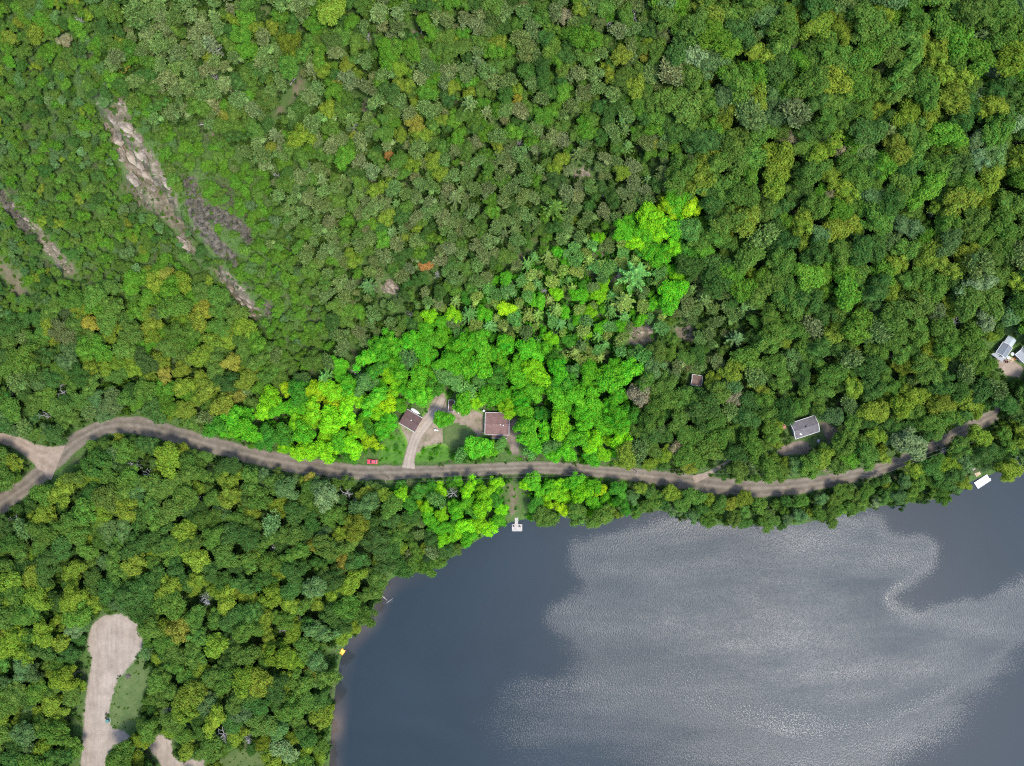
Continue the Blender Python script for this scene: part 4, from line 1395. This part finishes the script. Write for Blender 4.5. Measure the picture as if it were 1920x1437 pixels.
def label_for(t, kind_word):
    r = t['rm']
    size = "tiny" if r < 2.0 else "small" if r < 2.6 else "mid sized" if r < 3.4 else "large" if r < 4.4 else "huge"
    if t['kind'] == 's':
        kind_word = "star shaped pine"
    near = sorted((q for q in VIEW if q is not t), key=lambda q: (q['u'] - t['u']) ** 2 + (q['v'] - t['v']) ** 2)[:6]
    col = "" if t['kind'] == 'd' else t['col'] + " "
    opts = []
    for rank in (0, 1):
        lm, dr, dist = where(t, rank)
        opts.append(f"{size} {col}{kind_word} {near_word(dist)} {dr} of {lm}")
    for n in near:
        nd = DIRS[int(round(math.atan2(t['v'] - n['v'], n['u'] - t['u']) / (math.pi / 4))) % 8]
        lm, dr, dist = where(t)
        nc = "" if n['kind'] == 'd' else n['col'] + " "
        opts.append(f"{size} {col}{kind_word} {dr} of {lm}, {nc}{NB[n['kind']]} to its {nd}")
    for rank in (2, 3, 4, 5):
        lm, dr, dist = where(t, rank)
        opts.append(f"{size} {col}{kind_word} {near_word(dist)} {dr} of {lm}")
    for i, a in enumerate(near[:4]):
        for b in near[i + 1:5]:
            lm, dr, dist = where(t)
            an, bn_ = [("" if q['kind'] == 'd' else q['col'] + " ") + NB[q['kind']] for q in (a, b)]
            opts.append(f"{size} {col}{kind_word} {dr} of {lm}, between {an} and {bn_}")
            opts.append(f"{size} {col}{kind_word} {near_word(dist)} {dr} of {lm} by {an}, {bn_}")
    opts = [o for o in opts if len(o.split()) <= 16]
    for o in opts:
        if o not in USED_LABELS:
            USED_LABELS[o] = 1
            return o
    return opts[0]


# ------------------------------------------------------------------ trees as things: the largest of each kind; the rest as one body of woods
VIEW = [t for t in TREES if t['inview']]
IND = {}
for kinds, name, cap in ((('b',), 'broadleaf_tree', 300), (('p', 's'), 'pine_tree', 300), (('d',), 'dead_tree', 300)):
    v = [t for t in VIEW if t['kind'] in kinds and 8 < t['u'] < 1912 and 8 < t['v'] < 1429]
    v.sort(key=lambda t: -t['rm'])
    IND[name] = v[:cap]
chosen = set()
WORDS_ = {'broadleaf_tree': "broadleaf", 'pine_tree': "pine", 'dead_tree': "bare leafless tree"}
GROUPS = {'broadleaf_tree': "large broadleaf trees of the woods", 'pine_tree': "pines of the woods", 'dead_tree': "bare dead trees in the woods"}
protos = {}
for name, lst in IND.items():
    for n, t in enumerate(lst):
        chosen.add(id(t))
        rz = float(RNG.uniform(0, 6.283))
        o = thing(name, label_for(t, WORDS_[name]), "dead tree" if name == 'dead_tree' else "tree", (t['x'], t['y'], t['z']), rz, GROUPS[name])
        q = float(RNG.uniform(0.84, 1.2))
        o.scale = (t['rm'] * q, t['rm'] / q, t['rm'] * t['zs'])
        if name == 'dead_tree':
            link("trunk", DTRUNK, o)
            link("branches" if False else "bare_crown", BARE[n % len(BARE)], o)
            continue
        meshes, trunks = (BROAD, BTRUNK) if t['kind'] == 'b' else ((FUZZY, PTRUNK) if t['kind'] == 'p' else (STAR, PTRUNK))
        k = int(RNG.integers(len(meshes)))
        link("trunk", trunks[n % 3], o)
        c = link("crown", meshes[k], o, tint=[float(x) for x in t['tint']])
        protos.setdefault((t['kind'], k), c)


def scatter(name, rows, objs, label, cat):
    """ROWS: x, y, z, sx, sz, rot, index, tint -> one object that carries all these plants"""
    me = bpy.data.meshes.new(name)
    me.from_pydata([(r[0], r[1], r[2]) for r in rows], [], [])
    a = me.attributes.new("tint", 'FLOAT_COLOR', 'POINT')
    a.data.foreach_set("color", np.array([[*r[7], 1.0] for r in rows], np.float32).ravel())
    a = me.attributes.new("scl", 'FLOAT_VECTOR', 'POINT')
    a.data.foreach_set("vector", np.array([(r[3], r[3], r[4]) for r in rows], np.float32).ravel())
    a = me.attributes.new("rot", 'FLOAT_VECTOR', 'POINT')
    a.data.foreach_set("vector", np.array([(0, 0, r[5]) for r in rows], np.float32).ravel())
    a = me.attributes.new("idx", 'INT', 'POINT')
    a.data.foreach_set("value", np.array([r[6] for r in rows], np.int32))
    o = link(name, me, kind='stuff', label=label, category=cat)
    ng = bpy.data.node_groups.new(name, "GeometryNodeTree")
    ng.interface.new_socket("Geometry", in_out='INPUT', socket_type='NodeSocketGeometry')
    ng.interface.new_socket("Geometry", in_out='OUTPUT', socket_type='NodeSocketGeometry')
    gi = ng.nodes.new("NodeGroupInput"); go = ng.nodes.new("NodeGroupOutput")
    iop = ng.nodes.new("GeometryNodeInstanceOnPoints")
    iop.inputs["Pick Instance"].default_value = True
    join = ng.nodes.new("GeometryNodeJoinGeometry")
    for ob in reversed(objs):
        oi = ng.nodes.new("GeometryNodeObjectInfo")
        oi.transform_space = 'ORIGINAL'
        oi.inputs["Object"].default_value = ob
        oi.inputs["As Instance"].default_value = False
        g2 = ng.nodes.new("GeometryNodeGeometryToInstance")
        ng.links.new(oi.outputs["Geometry"], g2.inputs[0])
        ng.links.new(g2.outputs[0], join.inputs[0])
    for nm, dt, sock in (("scl", 'FLOAT_VECTOR', "Scale"), ("rot", 'FLOAT_VECTOR', "Rotation"), ("idx", 'INT', "Instance Index")):
        na = ng.nodes.new("GeometryNodeInputNamedAttribute")
        na.data_type = dt
        na.inputs["Name"].default_value = nm
        ng.links.new(na.outputs[0], iop.inputs[sock])
    ng.links.new(gi.outputs[0], iop.inputs["Points"])
    ng.links.new(join.outputs[0], iop.inputs["Instance"])
    ng.links.new(iop.outputs[0], go.inputs[0])
    md = o.modifiers.new("plants", 'NODES')
    md.node_group = ng
    return o


rest = [t for t in TREES if id(t) not in chosen]
pk = {k: [protos[q] for q in sorted(protos) if q[0] == k] for k in 'bps'}
for kinds, nm, lab in (('b', "broadleaf_woods", "smaller and farther broadleaf trees filling the woods"), ('ps', "pine_woods", "smaller and farther pines filling the woods")):
    objs = sum((pk[k] for k in kinds), [])
    offs = {}
    c = 0
    for k in kinds:
        offs[k] = (c, len(pk[k])); c += len(pk[k])
    rows = []
    for t in rest:
        if t['kind'] in kinds:
            o0, ln = offs[t['kind']]
            rows.append((t['x'], t['y'], t['z'], t['rm'], t['rm'] * t['zs'], float(RNG.uniform(0, 6.28)), o0 + int(RNG.integers(ln)), t['tint']))
    scatter(nm, rows, objs, lab, "woods")

# undergrowth: low bushes over all the land that is not bare
NS = 32000
su = RNG.uniform(-230, 2150, NS); sv = RNG.uniform(-230, 1670, NS)
sx_, sy_, sz_ = P(su, sv, 0.6)
keep = (~masked(su, sv, False)) & (-sdist(sx_, sy_, SHORE) > 0.3)
zi = zone_of(su, sv)
inlot = inside(su, sv, LOT_A) | inside(su, sv, LOT_B)
sh_objs = []
rows = []
for i in np.nonzero(keep)[0]:
    z = ZONES[zi[i]][0] if zi[i] >= 0 else ''
    if inlot[i]:
        c = PAL['deep green'] if RNG.random() < .5 else PAL['bright green']  # bushes in the lot share the painted brightening
    elif z in ('scrub', 'lush', 'yellow'):
        c = PAL[('mid green', 'fresh green', 'bluish green', 'fresh green')[int(RNG.integers(4))]]
    else:
        c = PAL[('dark green', 'mid green', 'dark green', 'mid green')[int(RNG.integers(4))]]
    low = bool(masked(su[i], sv[i])) or z in ('scrub', 'lush')
    grassy = bool(gmasked(su[i], sv[i]))
    low = low or bool(masked(su[i] + NEAR8[:, 0], sv[i] + NEAR8[:, 1]).any())
    if grassy:
        c = PAL['fresh green'] if not inlot[i] else PAL['bright green']
    s = float(RNG.uniform(0.2, 0.5)) if grassy and not inlot[i] else float(RNG.uniform(0.4, 1.0)) if low else float(RNG.uniform(0.8, 2.1))
    rows.append((float(sx_[i]), float(sy_[i]), float(ground_z(sx_[i], sy_[i])), s, s * float(RNG.uniform(.7, 1.3) if low else RNG.uniform(1.2, 2.6)), float(RNG.uniform(0, 6.28)), int(RNG.integers(4)), np.array(c) * RNG.uniform(.8, 1.15)))
shrub_feats = [(1005, 851), (745, 840), (812, 846), (1535, 845)]
for k, (u, v) in enumerate(shrub_feats):
    x, y, z = P1(u, v)
    o = link("shrub", SHRUBS[k], None, (x, y, z), (0, 0, k), label=["round green bush by the dirt strip east of the cottage", "low green bush on the grass below the garage", "round bush on the grass island by the driveway", "green bush at the lawn edge below the grey house"][k],
             category="bush", group="low bushes near the houses", tint=[0.06, 0.2, 0.02] if u < 1200 else [0.05, 0.1, 0.02])
    o.scale = (1.3, 1.3, 1.2)
    sh_objs.append(o)
scatter("undergrowth", rows, sh_objs, "low green undergrowth between the trees", "undergrowth")


# ------------------------------------------------------------------ logs, driftwood
def log(name, label, cat, a, b, r0, r1, lift=0.3, stubs=6, water=False, seed=1):
    ax, ay, az = P1(*a); bx, by, bz = P1(*b)
    rng = random.Random(seed)
    az, bz = (0.05, 0.02) if water else (float(ground_z(ax, ay)) + lift, float(ground_z(bx, by)) + lift)
    A = Vector((0, 0, 0)); B = Vector((bx - ax, by - ay, bz - az))
    t = thing(name, label, cat, (ax, ay, az))
    mid = A.lerp(B, .5) + Vector((0, 0, .1))
    Part().tube(A, mid, r0, (r0 + r1) / 2, 7).tube(mid, B, (r0 + r1) / 2, r1, 7).build("trunk", M['deadwood'], t)
    for k in range(stubs):
        p = A.lerp(B, rng.uniform(.45, .98))
        d = Vector((rng.gauss(0, 1), rng.gauss(0, 1), .25 if not water else .08)).normalized()
        Part().tube(p, p + d * rng.uniform(.8, 2.0), r1 * .8, r1 * .25, 4).build("branch", M['deadwood'], t)
    return t


log("fallen_tree", "long grey fallen trunk lying right of the bright lot", "fallen tree", (1262, 597), (1322, 568), .28, .10, 1.8, 8, seed=2)
log("fallen_tree", "white bare trunk lying at the end of the olive pine stand", "fallen tree", (361, 243), (388, 238), .32, .12, 2.6, 4, seed=3)
log("fallen_tree", "pale thin trunk leaning across the dark gap under olive pines", "fallen tree", (600, 275), (617, 263), .16, .06, 2.5, 3, seed=4)
log("fallen_tree", "pale broken trunk in the upper gap of bare brown soil", "fallen tree", (790, 66), (792, 52), .18, .08, .6, 3, seed=5)
log("fallen_tree", "grey fallen trunk in the brown clearing below the upper edge", "fallen tree", (545, 160), (556, 146), .2, .1, .5, 4, seed=6)
log("fallen_tree", "thin white trunk lying in trees above the grey house", "fallen tree", (1648, 652), (1668, 657), .16, .06, 6.0, 3, seed=7)
log("fallen_tree", "short white trunk lying south of another thin white trunk", "fallen tree", (1657, 668), (1671, 678), .16, .06, 6.0, 3, seed=8)
log("fallen_tree", "thin grey trunk lying over bushes between road and lake", "fallen tree", (1531, 953), (1547, 962), .16, .05, 3.5, 3, seed=9)
log("driftwood", "bleached branch floating by the brown shallows", "driftwood", (717, 1118), (725, 1125), .16, .08, 0, 3, True, 10)
log("driftwood", "grey forked branch afloat just beyond the bleached one", "driftwood", (725, 1131), (737, 1122), .14, .06, 0, 4, True, 11)


# ------------------------------------------------------------------ docks, raft, boat
def dock():
    x, y, _ = P1(969.5, 989)
    z = 0.45
    t = thing("dock", "timber dock with two dark chairs at the end of a gangway", "dock", (x, y, z), 0.0)
    for k in range(9):
        Part().box((0, -1.25 + k * .315, 0), (4.0, .29, .06)).build("plank", M['deck_wood'], t)
    for s in (-1, 1):
        Part().box((s * 2.05, 0, .02), (.1, 2.9, .14)).build("edge_board", M['white'], t)
    Part().box((0, -1.46, .02), (4.2, .1, .14)).build("edge_board", M['white'], t)
    g = Part()
    for k in range(12):
        g = Part().box((-.25, 1.6 + k * .42, .05), (1.1, .38, .06))
        g.build("plank", M['deck_wood'], t)
    for s in (-1, 1):
        Part().box((-.25 + s * .6, 3.9, .12), (.1, 5.0, .16)).build("rail", M['white'], t)
    for px_, py_ in ((-1.9, -1.3), (1.9, -1.3), (-1.9, 1.3), (1.9, 1.3), (-.8, 4.5), (.3, 4.5)):
        Part().tube((px_, py_, -1.6), (px_, py_, .35), .07).build("post", M['pole_wood'], t)

    def chair(cx, cy, rz, label):
        c = thing("chair", label, "chair", (x + cx, y + cy, z + .03), rz, "chairs on the timber dock")
        Part().box((0, 0, .4), (.55, .55, .07)).build("seat", M['dark'], c)
        Part().box((0, .3, .72), (.55, .07, .65)).build("backrest", M['dark'], c)
        for a in (-.24, .24):
            for b in (-.24, .24):
                Part().box((a, b, .19), (.06, .06, .38)).build("leg", M['dark'], c)
            Part().box((a * 1.2, 0, .58), (.07, .5, .05)).build("armrest", M['dark'], c)
    chair(-1.4, .55, 0.2, "dark chair on the dock's west side")
    chair(1.1, .45, -0.2, "dark chair on the dock's east side")


dock()


def raft():
    x, y, _ = P1(1841, 903)
    rz = R(33)
    t = thing("raft", "white floating raft moored at the wooden shore steps", "raft", (x, y, 0.35), rz)
    for k in range(10):
        Part().box((-2.9 + k * .64, 0, 0), (.6, 2.7, .12)).build("deck_board", M['white'], t)
    for s in (-1, 1):
        Part().box((0, s * 1.45, -.02), (6.5, .14, .3)).build("side_board", M['white'], t)
        Part().tube((-3.1, s * .9, -.3), (3.1, s * .9, -.3), .28, .28, 10).build("float_tube", M['pale_metal'], t)
    Part().box((3.35, -.9, .05), (.5, .5, .1)).build("ladder_plate", M['pale_metal'], t)
    x, y, zz = P1(1832, 888)
    s = thing("shore_steps", "tan wooden deck and steps leading down to the white raft", "steps", (x, y, max(zz, .6)), R(33))
    for k in range(7):
        Part().box((-.9 + k * .34, 0, .1), (.3, 2.2, .08)).build("plank", M['tan_wood'], s)
    for k in range(5):
        Part().box((-.4, 1.5 + k * .42, .25 + k * .2), (1.3, .38, .08)).build("step", M['deck_wood'], s)


raft()


def pedal_boat():
    x, y, _ = P1(642, 1222)
    t = thing("pedal_boat", "small yellow pedal boat with orange edge at the lake's west shore", "boat", (x, y, 0.2), R(55))
    for s in (-1, 1):
        p = Part()
        L = [(-1.25, .2), (-.9, .33), (.7, .33), (1.3, .1)]
        ring = []
        for X_, w in L:
            ring.append([(X_, s * .62 - w, .1), (X_, s * .62 + w, .1), (X_, s * .62 + w * .7, -.3), (X_, s * .62 - w * .7, -.3)])
        vs_ = [v for r_ in ring for v in r_]
        fs = []
        for i in range(3):
            for k in range(4):
                fs.append((i * 4 + k, i * 4 + (k + 1) % 4, i * 4 + 4 + (k + 1) % 4, i * 4 + 4 + k))
        fs += [(3, 2, 1, 0), (12, 13, 14, 15)]
        p.add(vs_, fs).build("hull", M['orange'], t)
    Part().box((0, 0, .16), (2.0, 1.5, .14)).build("deck", M['yellow'], t, 0.05)
    for s in (-1, 1):
        Part().box((-.35, s * .38, .35), (.5, .5, .2)).build("seat", M['yellow'], t, 0.05)
        Part().box((-.65, s * .38, .6), (.14, .5, .5)).build("backrest", M['yellow'], t, 0.04)
    Part().tube((.5, 0, .2), (.35, 0, .65), .03).build("steering_lever", M['dark'], t)


pedal_boat()


# ------------------------------------------------------------------ the red car on the verge
def car():
    x, y, _ = P1(698, 866, 0.8)
    z = float(ground_z(x, y)) + .08
    t = thing("parked_car", "red car parked on the verge beside the gravel road", "car", (x, y, z), R(178))
    prof = [(-2.1, .35), (-2.1, .85), (-1.95, .98), (-1.0, 1.02), (.75, 1.0), (1.9, .86), (2.12, .68), (2.12, .35)]
    hw = .88
    vs_ = [(a, -hw, b) for a, b in prof] + [(a, hw, b) for a, b in prof]
    n = len(prof)
    fs = [tuple(reversed(range(n))), tuple(range(n, 2 * n))] + [(i, (i + 1) % n, n + (i + 1) % n, n + i) for i in range(n)]
    Part().add(vs_, [tuple(reversed(f)) for f in fs]).build("body", M['red_paint'], t, .06)
    lo = [(-1.75, -.8, 1.0), (.85, -.8, 1.0), (.85, .8, 1.0), (-1.75, .8, 1.0)]
    hi = [(-1.25, -.66, 1.46), (.15, -.66, 1.46), (.15, .66, 1.46), (-1.25, .66, 1.46)]
    Part().add(lo + hi, [(3, 2, 1, 0), (4, 5, 6, 7)] + [(i, (i + 1) % 4, 4 + (i + 1) % 4, 4 + i) for i in range(4)]).build("cabin", M['red_paint'], t, .04)
    k = .012
    Part().slab([(.83, -.68, 1.03 + k), (.83, .68, 1.03 + k), (.2, .58, 1.43 + k), (.2, -.58, 1.43 + k)], .02).build("windscreen", M['glass'], t)
    Part().slab([(-1.72, -.66, 1.05 + k), (-1.72, .66, 1.05 + k), (-1.29, .56, 1.43 + k), (-1.29, -.56, 1.43 + k)], .02).build("rear_window", M['glass'], t)
    for s in (-1, 1):
        Part().slab([(-1.5, s * .80, 1.06), (.6, s * .80, 1.06), (.1, s * .69, 1.42), (-1.2, s * .69, 1.42)], .02).build("side_window", M['glass'], t)
        Part().box((2.1, s * .62, .68), (.08, .36, .16)).build("headlight", M['white'], t)
        Part().box((-2.1, s * .66, .78), (.06, .28, .18)).build("tail_light", M['orange'], t)
        Part().box((.62, s * .98, 1.05), (.16, .2, .13)).build("mirror", M['red_paint'], t)
        for wx__ in (-1.3, 1.35):
            w = Part().tube((wx__, s * .70, .33), (wx__, s * .92, .33), .33, .33, 14).build("wheel", M['tyre'], t)
            Part().tube((wx__, s * .925, .33), (wx__, s * .935, .33), .2, .2, 10).build("rim", M['pale_metal'], w)


car()


# ------------------------------------------------------------------ yard things
def trailer():
    x, y, z = P1(778.5, 771.5, .8)
    t = thing("boat_trailer", "white covered boat on a trailer behind the brown garage", "trailer", (x, y, z), R(-32))
    ring = []
    for X_, w, h_ in ((-1.9, .5, .9), (-1.2, .72, 1.12), (.6, .72, 1.15), (1.6, .42, 1.0), (2.1, .08, .85)):
        ring.append([(X_, -w, .75), (X_, -w * .6, h_), (X_, w * .6, h_), (X_, w, .75), (X_, w * .4, .4), (X_, -w * .4, .4)])
    vs_ = [v for r_ in ring for v in r_]
    fs = [tuple(range(6)), tuple(reversed(range(24, 30)))]
    for i in range(4):
        for k in range(6):
            fs.append((i * 6 + k, i * 6 + 6 + k, i * 6 + 6 + (k + 1) % 6, i * 6 + (k + 1) % 6))
    Part().add(vs_, fs).build("boat_hull", M['white'], t)
    Part().box((0, 0, .32), (3.6, .1, .1)).box((2.4, 0, .32), (1.2, .08, .08)).build("chassis", M['dark'], t)
    for s in (-1, 1):
        Part().tube((-.5, s * .7, .28), (-.5, s * .88, .28), .28, .28, 12).build("wheel", M['tyre'], t)


trailer()


def lawn_chair(u, v, rz, label, group):
    x, y, _ = P1(u, v)
    c = thing("lawn_chair", label, "chair", (x, y, float(ground_z(x, y)) + .14), rz, group)
    Part().box((0, 0, .38), (.6, .55, .06)).build("seat", M['white'], c)
    Part().box((0, .3, .75), (.6, .08, .75)).build("backrest", M['white'], c)
    for a in (-.27, .27):
        for b in (-.24, .24):
            Part().box((a, b, .18), (.07, .07, .36)).build("leg", M['white'], c)
        Part().box((a * 1.15, 0, .6), (.09, .6, .04)).build("armrest", M['white'], c)


lawn_chair(816.5, 806.5, .3, "white lawn chair nearer the driveway, by the round yard tree", "white chairs in the gravel yard")
lawn_chair(820.5, 807, -.4, "white lawn chair nearer the cottage, by the round yard tree", "white chairs in the gravel yard")


def stump():
    x, y, _ = P1(788.5, 800.5)
    t = thing("tree_stump", "dark sawn stump beside the driveway in front of the garage", "stump", (x, y, float(ground_z(x, y)) + .1))
    p = Part()
    for k in range(7):
        a = k * .9
        p.tube((math.cos(a) * .25, math.sin(a) * .25, .25), (math.cos(a) * .6, math.sin(a) * .6, 0), .12, .05, 5)
    p.tube((0, 0, -.1), (0, 0, .55), .42, .34, 11)
    p.build("stump_wood", M['bark'], t)
    Part().tube((0, 0, .551), (0, 0, .57), .31, .3, 11).build("cut_face", M['tan_wood'], t)


stump()


def yard_post():
    x, y, _ = P1(860.5, 774)
    t = thing("lamp_post", "slim dark yard lamp post with a pale cap in the gravel yard", "lamp post", (x, y, float(ground_z(x, y)) + .1))
    Part().tube((0, 0, 0), (0, 0, 2.6), .06, .05, 8).build("post", M['dark'], t)
    Part().tube((0, 0, 2.6), (0, 0, 2.95), .13, .17, 8).tube((0, 0, 2.95), (0, 0, 3.05), .22, .05, 8).build("lamp_shade", M['white'], t)


yard_post()


def barrel_box():
    x, y, _ = P1(907.5, 770.5)
    t = thing("water_tank", "pale round tank at the cottage corner", "tank", (x, y, float(ground_z(x, y)) + .1))
    Part().tube((0, 0, 0), (0, 0, 1.0), .55, .5, 14).build("tank_body", M['pale_metal'], t)
    Part().tube((0, 0, 1.0), (0, 0, 1.12), .3, .25, 12).build("lid", M['white'], t)


barrel_box()


def fire_ring():
    x, y, _ = P1(1534, 827)
    t = thing("fire_pit", "pale stone ring on the lawn below the grey house", "fire pit", (x, y, float(ground_z(x, y)) + .12))
    for k in range(12):
        a = k * 2 * math.pi / 12
        o = link("stone", ROCKS[k % 8], t, (math.cos(a) * .75, math.sin(a) * .75, .1), (0, 0, a))
        o.scale = (.24, .24, .3)
    Part().tube((0, 0, 0), (0, 0, .05), .6, .6, 12).build("ash_bed", M['pale_metal'], t)


fire_ring()


def picnic(u, v, rz, label, mat):
    x, y, _ = P1(u, v)
    t = thing("picnic_table", label, "table", (x, y, float(ground_z(x, y)) + .1), rz, "outdoor tables")
    for k in range(4):
        Part().box((0, -.33 + k * .22, .75), (1.9, .2, .05)).build("plank", mat, t)
    for s in (-1, 1):
        Part().box((0, s * .75, .45), (1.9, .26, .05)).build("bench", mat, t)
        Part().box((s * .7, 0, .4), (.08, 1.5, .08)).box((s * .7, .3, .37), (.08, .09, .74)).box((s * .7, -.3, .37), (.08, .09, .74)).build("leg_frame", mat, t)


picnic(1468, 801, .4, "reddish picnic table left of the grey shingled house", M['brick_red'])
picnic(1894, 674.5, -.5, "tan picnic table in the cluttered yard of the metal roofed house", M['tan_wood'])


def parasol(u, v, label):
    x, y, _ = P1(u, v, 2.2)
    t = thing("parasol", label, "parasol", (x, y, float(ground_z(x, y)) + .1), 0, "white parasols in the cluttered yard")
    Part().tube((0, 0, 0), (0, 0, 2.3), .035).build("pole", M['pale_metal'], t)
    p = Part()
    n = 8
    ring = [(math.cos(2 * math.pi * i / n) * 0.72, math.sin(2 * math.pi * i / n) * 0.72, 2.0) for i in range(n)]
    p.add([(0, 0, 2.45)] + ring + [(0, 0, 2.40)] + [(a * .98, b * .98, c - .04) for a, b, c in ring],
          [(0, 1 + i, 1 + (i + 1) % n) for i in range(n)] + [(n + 1, n + 2 + (i + 1) % n, n + 2 + i) for i in range(n)] + [(1 + i, n + 2 + i, n + 2 + (i + 1) % n, 1 + (i + 1) % n) for i in range(n)])
    p.build("canopy", M['white'], t)
    Part().tube((0, 0, 0), (0, 0, .1), .3, .25, 10).build("base", M['dark'], t)


parasol(1898.8, 664, "white parasol next to the grey shed in the cluttered yard")
parasol(1891.5, 671, "white parasol nearer the porch in the cluttered yard")
for k, (u, v, s, m_, lab) in enumerate([(1903, 669, .8, 'brick_red', "reddish crate between the parasol and the grey shed"), (1899, 674, .7, 'orange', "orange crate on the gravel by the picnic table"), (1886, 679, .8, 'log', "brown crate below the metal roofed porch"),
                                        (1880, 676, .7, 'brick_red', "red crate under the porch edge of the metal roofed house"), (1905, 673, .6, 'tan_wood', "pale crate nearest the grey shed's corner")]):
    x, y, _ = P1(u, v)
    t = thing("crate", lab, "crate", (x, y, float(ground_z(x, y)) + .12), k * .7, "crates in the cluttered yard")
    for i in range(3):
        for s_ in (-1, 1):
            Part().box((0, s_ * s / 2, .12 + i * .24), (s * 1.1, .05, .2)).build("slat", M[m_], t)
            Part().box((s_ * s / 2, 0, .12 + i * .24), (.05, s * .95, .2)).build("slat", M[m_], t)
    Part().box((0, 0, .05), (s, s, .05)).build("bottom", M[m_], t)


def utility_box():
    x, y, _ = P1(204, 1350)
    t = thing("utility_cabinet", "dark green utility cabinet beside the pale gravel road", "cabinet", (x, y, float(ground_z(x, y)) + .1), .1)
    Part().box((0, 0, .05), (1.5, 1.3, .12)).build("base", M['pale_metal'], t)
    Part().box((0, 0, .65), (1.2, 1.0, 1.1)).build("cabinet_body", M['green_metal'], t, .04)
    Part().slab([(-.65, -.55, 1.22), (.65, -.55, 1.22), (.65, .55, 1.3), (-.65, .55, 1.3)], .06).build("lid", M['green_metal'], t)
    Part().box((.62, 0, .65), (.04, .7, .9)).build("door", M['green_metal'], t)


utility_box()


def brush_pile():
    x, y, _ = P1(241, 1268)
    t = thing("brush_pile", "dark heap of cut branches on grass beside the turning circle", "brush pile", (x, y, float(ground_z(x, y)) + .1))
    rng = random.Random(4)
    for k in range(26):
        a = rng.uniform(0, 6.28); r_ = rng.uniform(0, .9)
        p = Vector((math.cos(a) * r_, math.sin(a) * r_, .15 + .5 * (1 - r_) * rng.random()))
        d = Vector((rng.gauss(0, 1), rng.gauss(0, 1), rng.gauss(0, .2))).normalized()
        Part().tube(p - d * .9, p + d * .9, .09, .04, 5).build("cut_branch", M['bark'], t)


brush_pile()

# ------------------------------------------------------------------ utility poles and wires along the road
POLES = [(198, 858), (730, 897), (1188, 880), (1626, 884), (1800, 822)]
tops = []
PLACES = ["where the road bends beside the gravel junction", "on the road's lake side near the red car", "beside the road at the lot's east corner", "at the road edge below the grey shingled house", "by the east road bend above the raft"]
for k, (u, v) in enumerate(POLES):
    x, y, _ = P1(u, v)
    z = float(ground_z(x, y))
    t = thing("utility_pole", "wooden utility pole " + PLACES[k], "utility pole", (x, y, z), 0.3 if k else -0.6, "utility poles along the road")
    Part().tube((0, 0, -.3), (0, 0, 9.2), .16, .11, 8).build("pole", M['pole_wood'], t)
    Part().box((0, 0, 8.6), (.12, 1.7, .12)).build("crossarm", M['pole_wood'], t)
    for s in (-.75, 0, .75):
        Part().tube((0, s, 8.66), (0, s, 8.85), .05, .04, 6).build("insulator", M['pale_metal'], t)
    tops.append(Vector((x, y, z + 8.85)))
for i in range(len(tops) - 1):
    a, b = tops[i], tops[i + 1]
    t = thing("power_line", f"pair of thin wires strung above the road {['past the lot', 'in front of the lot', 'along the lake woods', 'above the east bend'][i]}", "wires", tuple(a), 0, "wires along the road")
    dv = b - a
    side = Vector((-dv.y, dv.x, 0)).normalized()
    for s in (-.75, .75):
        p = Part()
        prev = None
        for k in range(25):
            f = k / 24
            q = dv * f + side * s - Vector((0, 0, 1)) * (dv.length * .025 * 4 * f * (1 - f))
            if prev is not None:
                p.tube(prev, q, .032, .032, 4)
            prev = q
        p.build("wire", M['wire'], t)
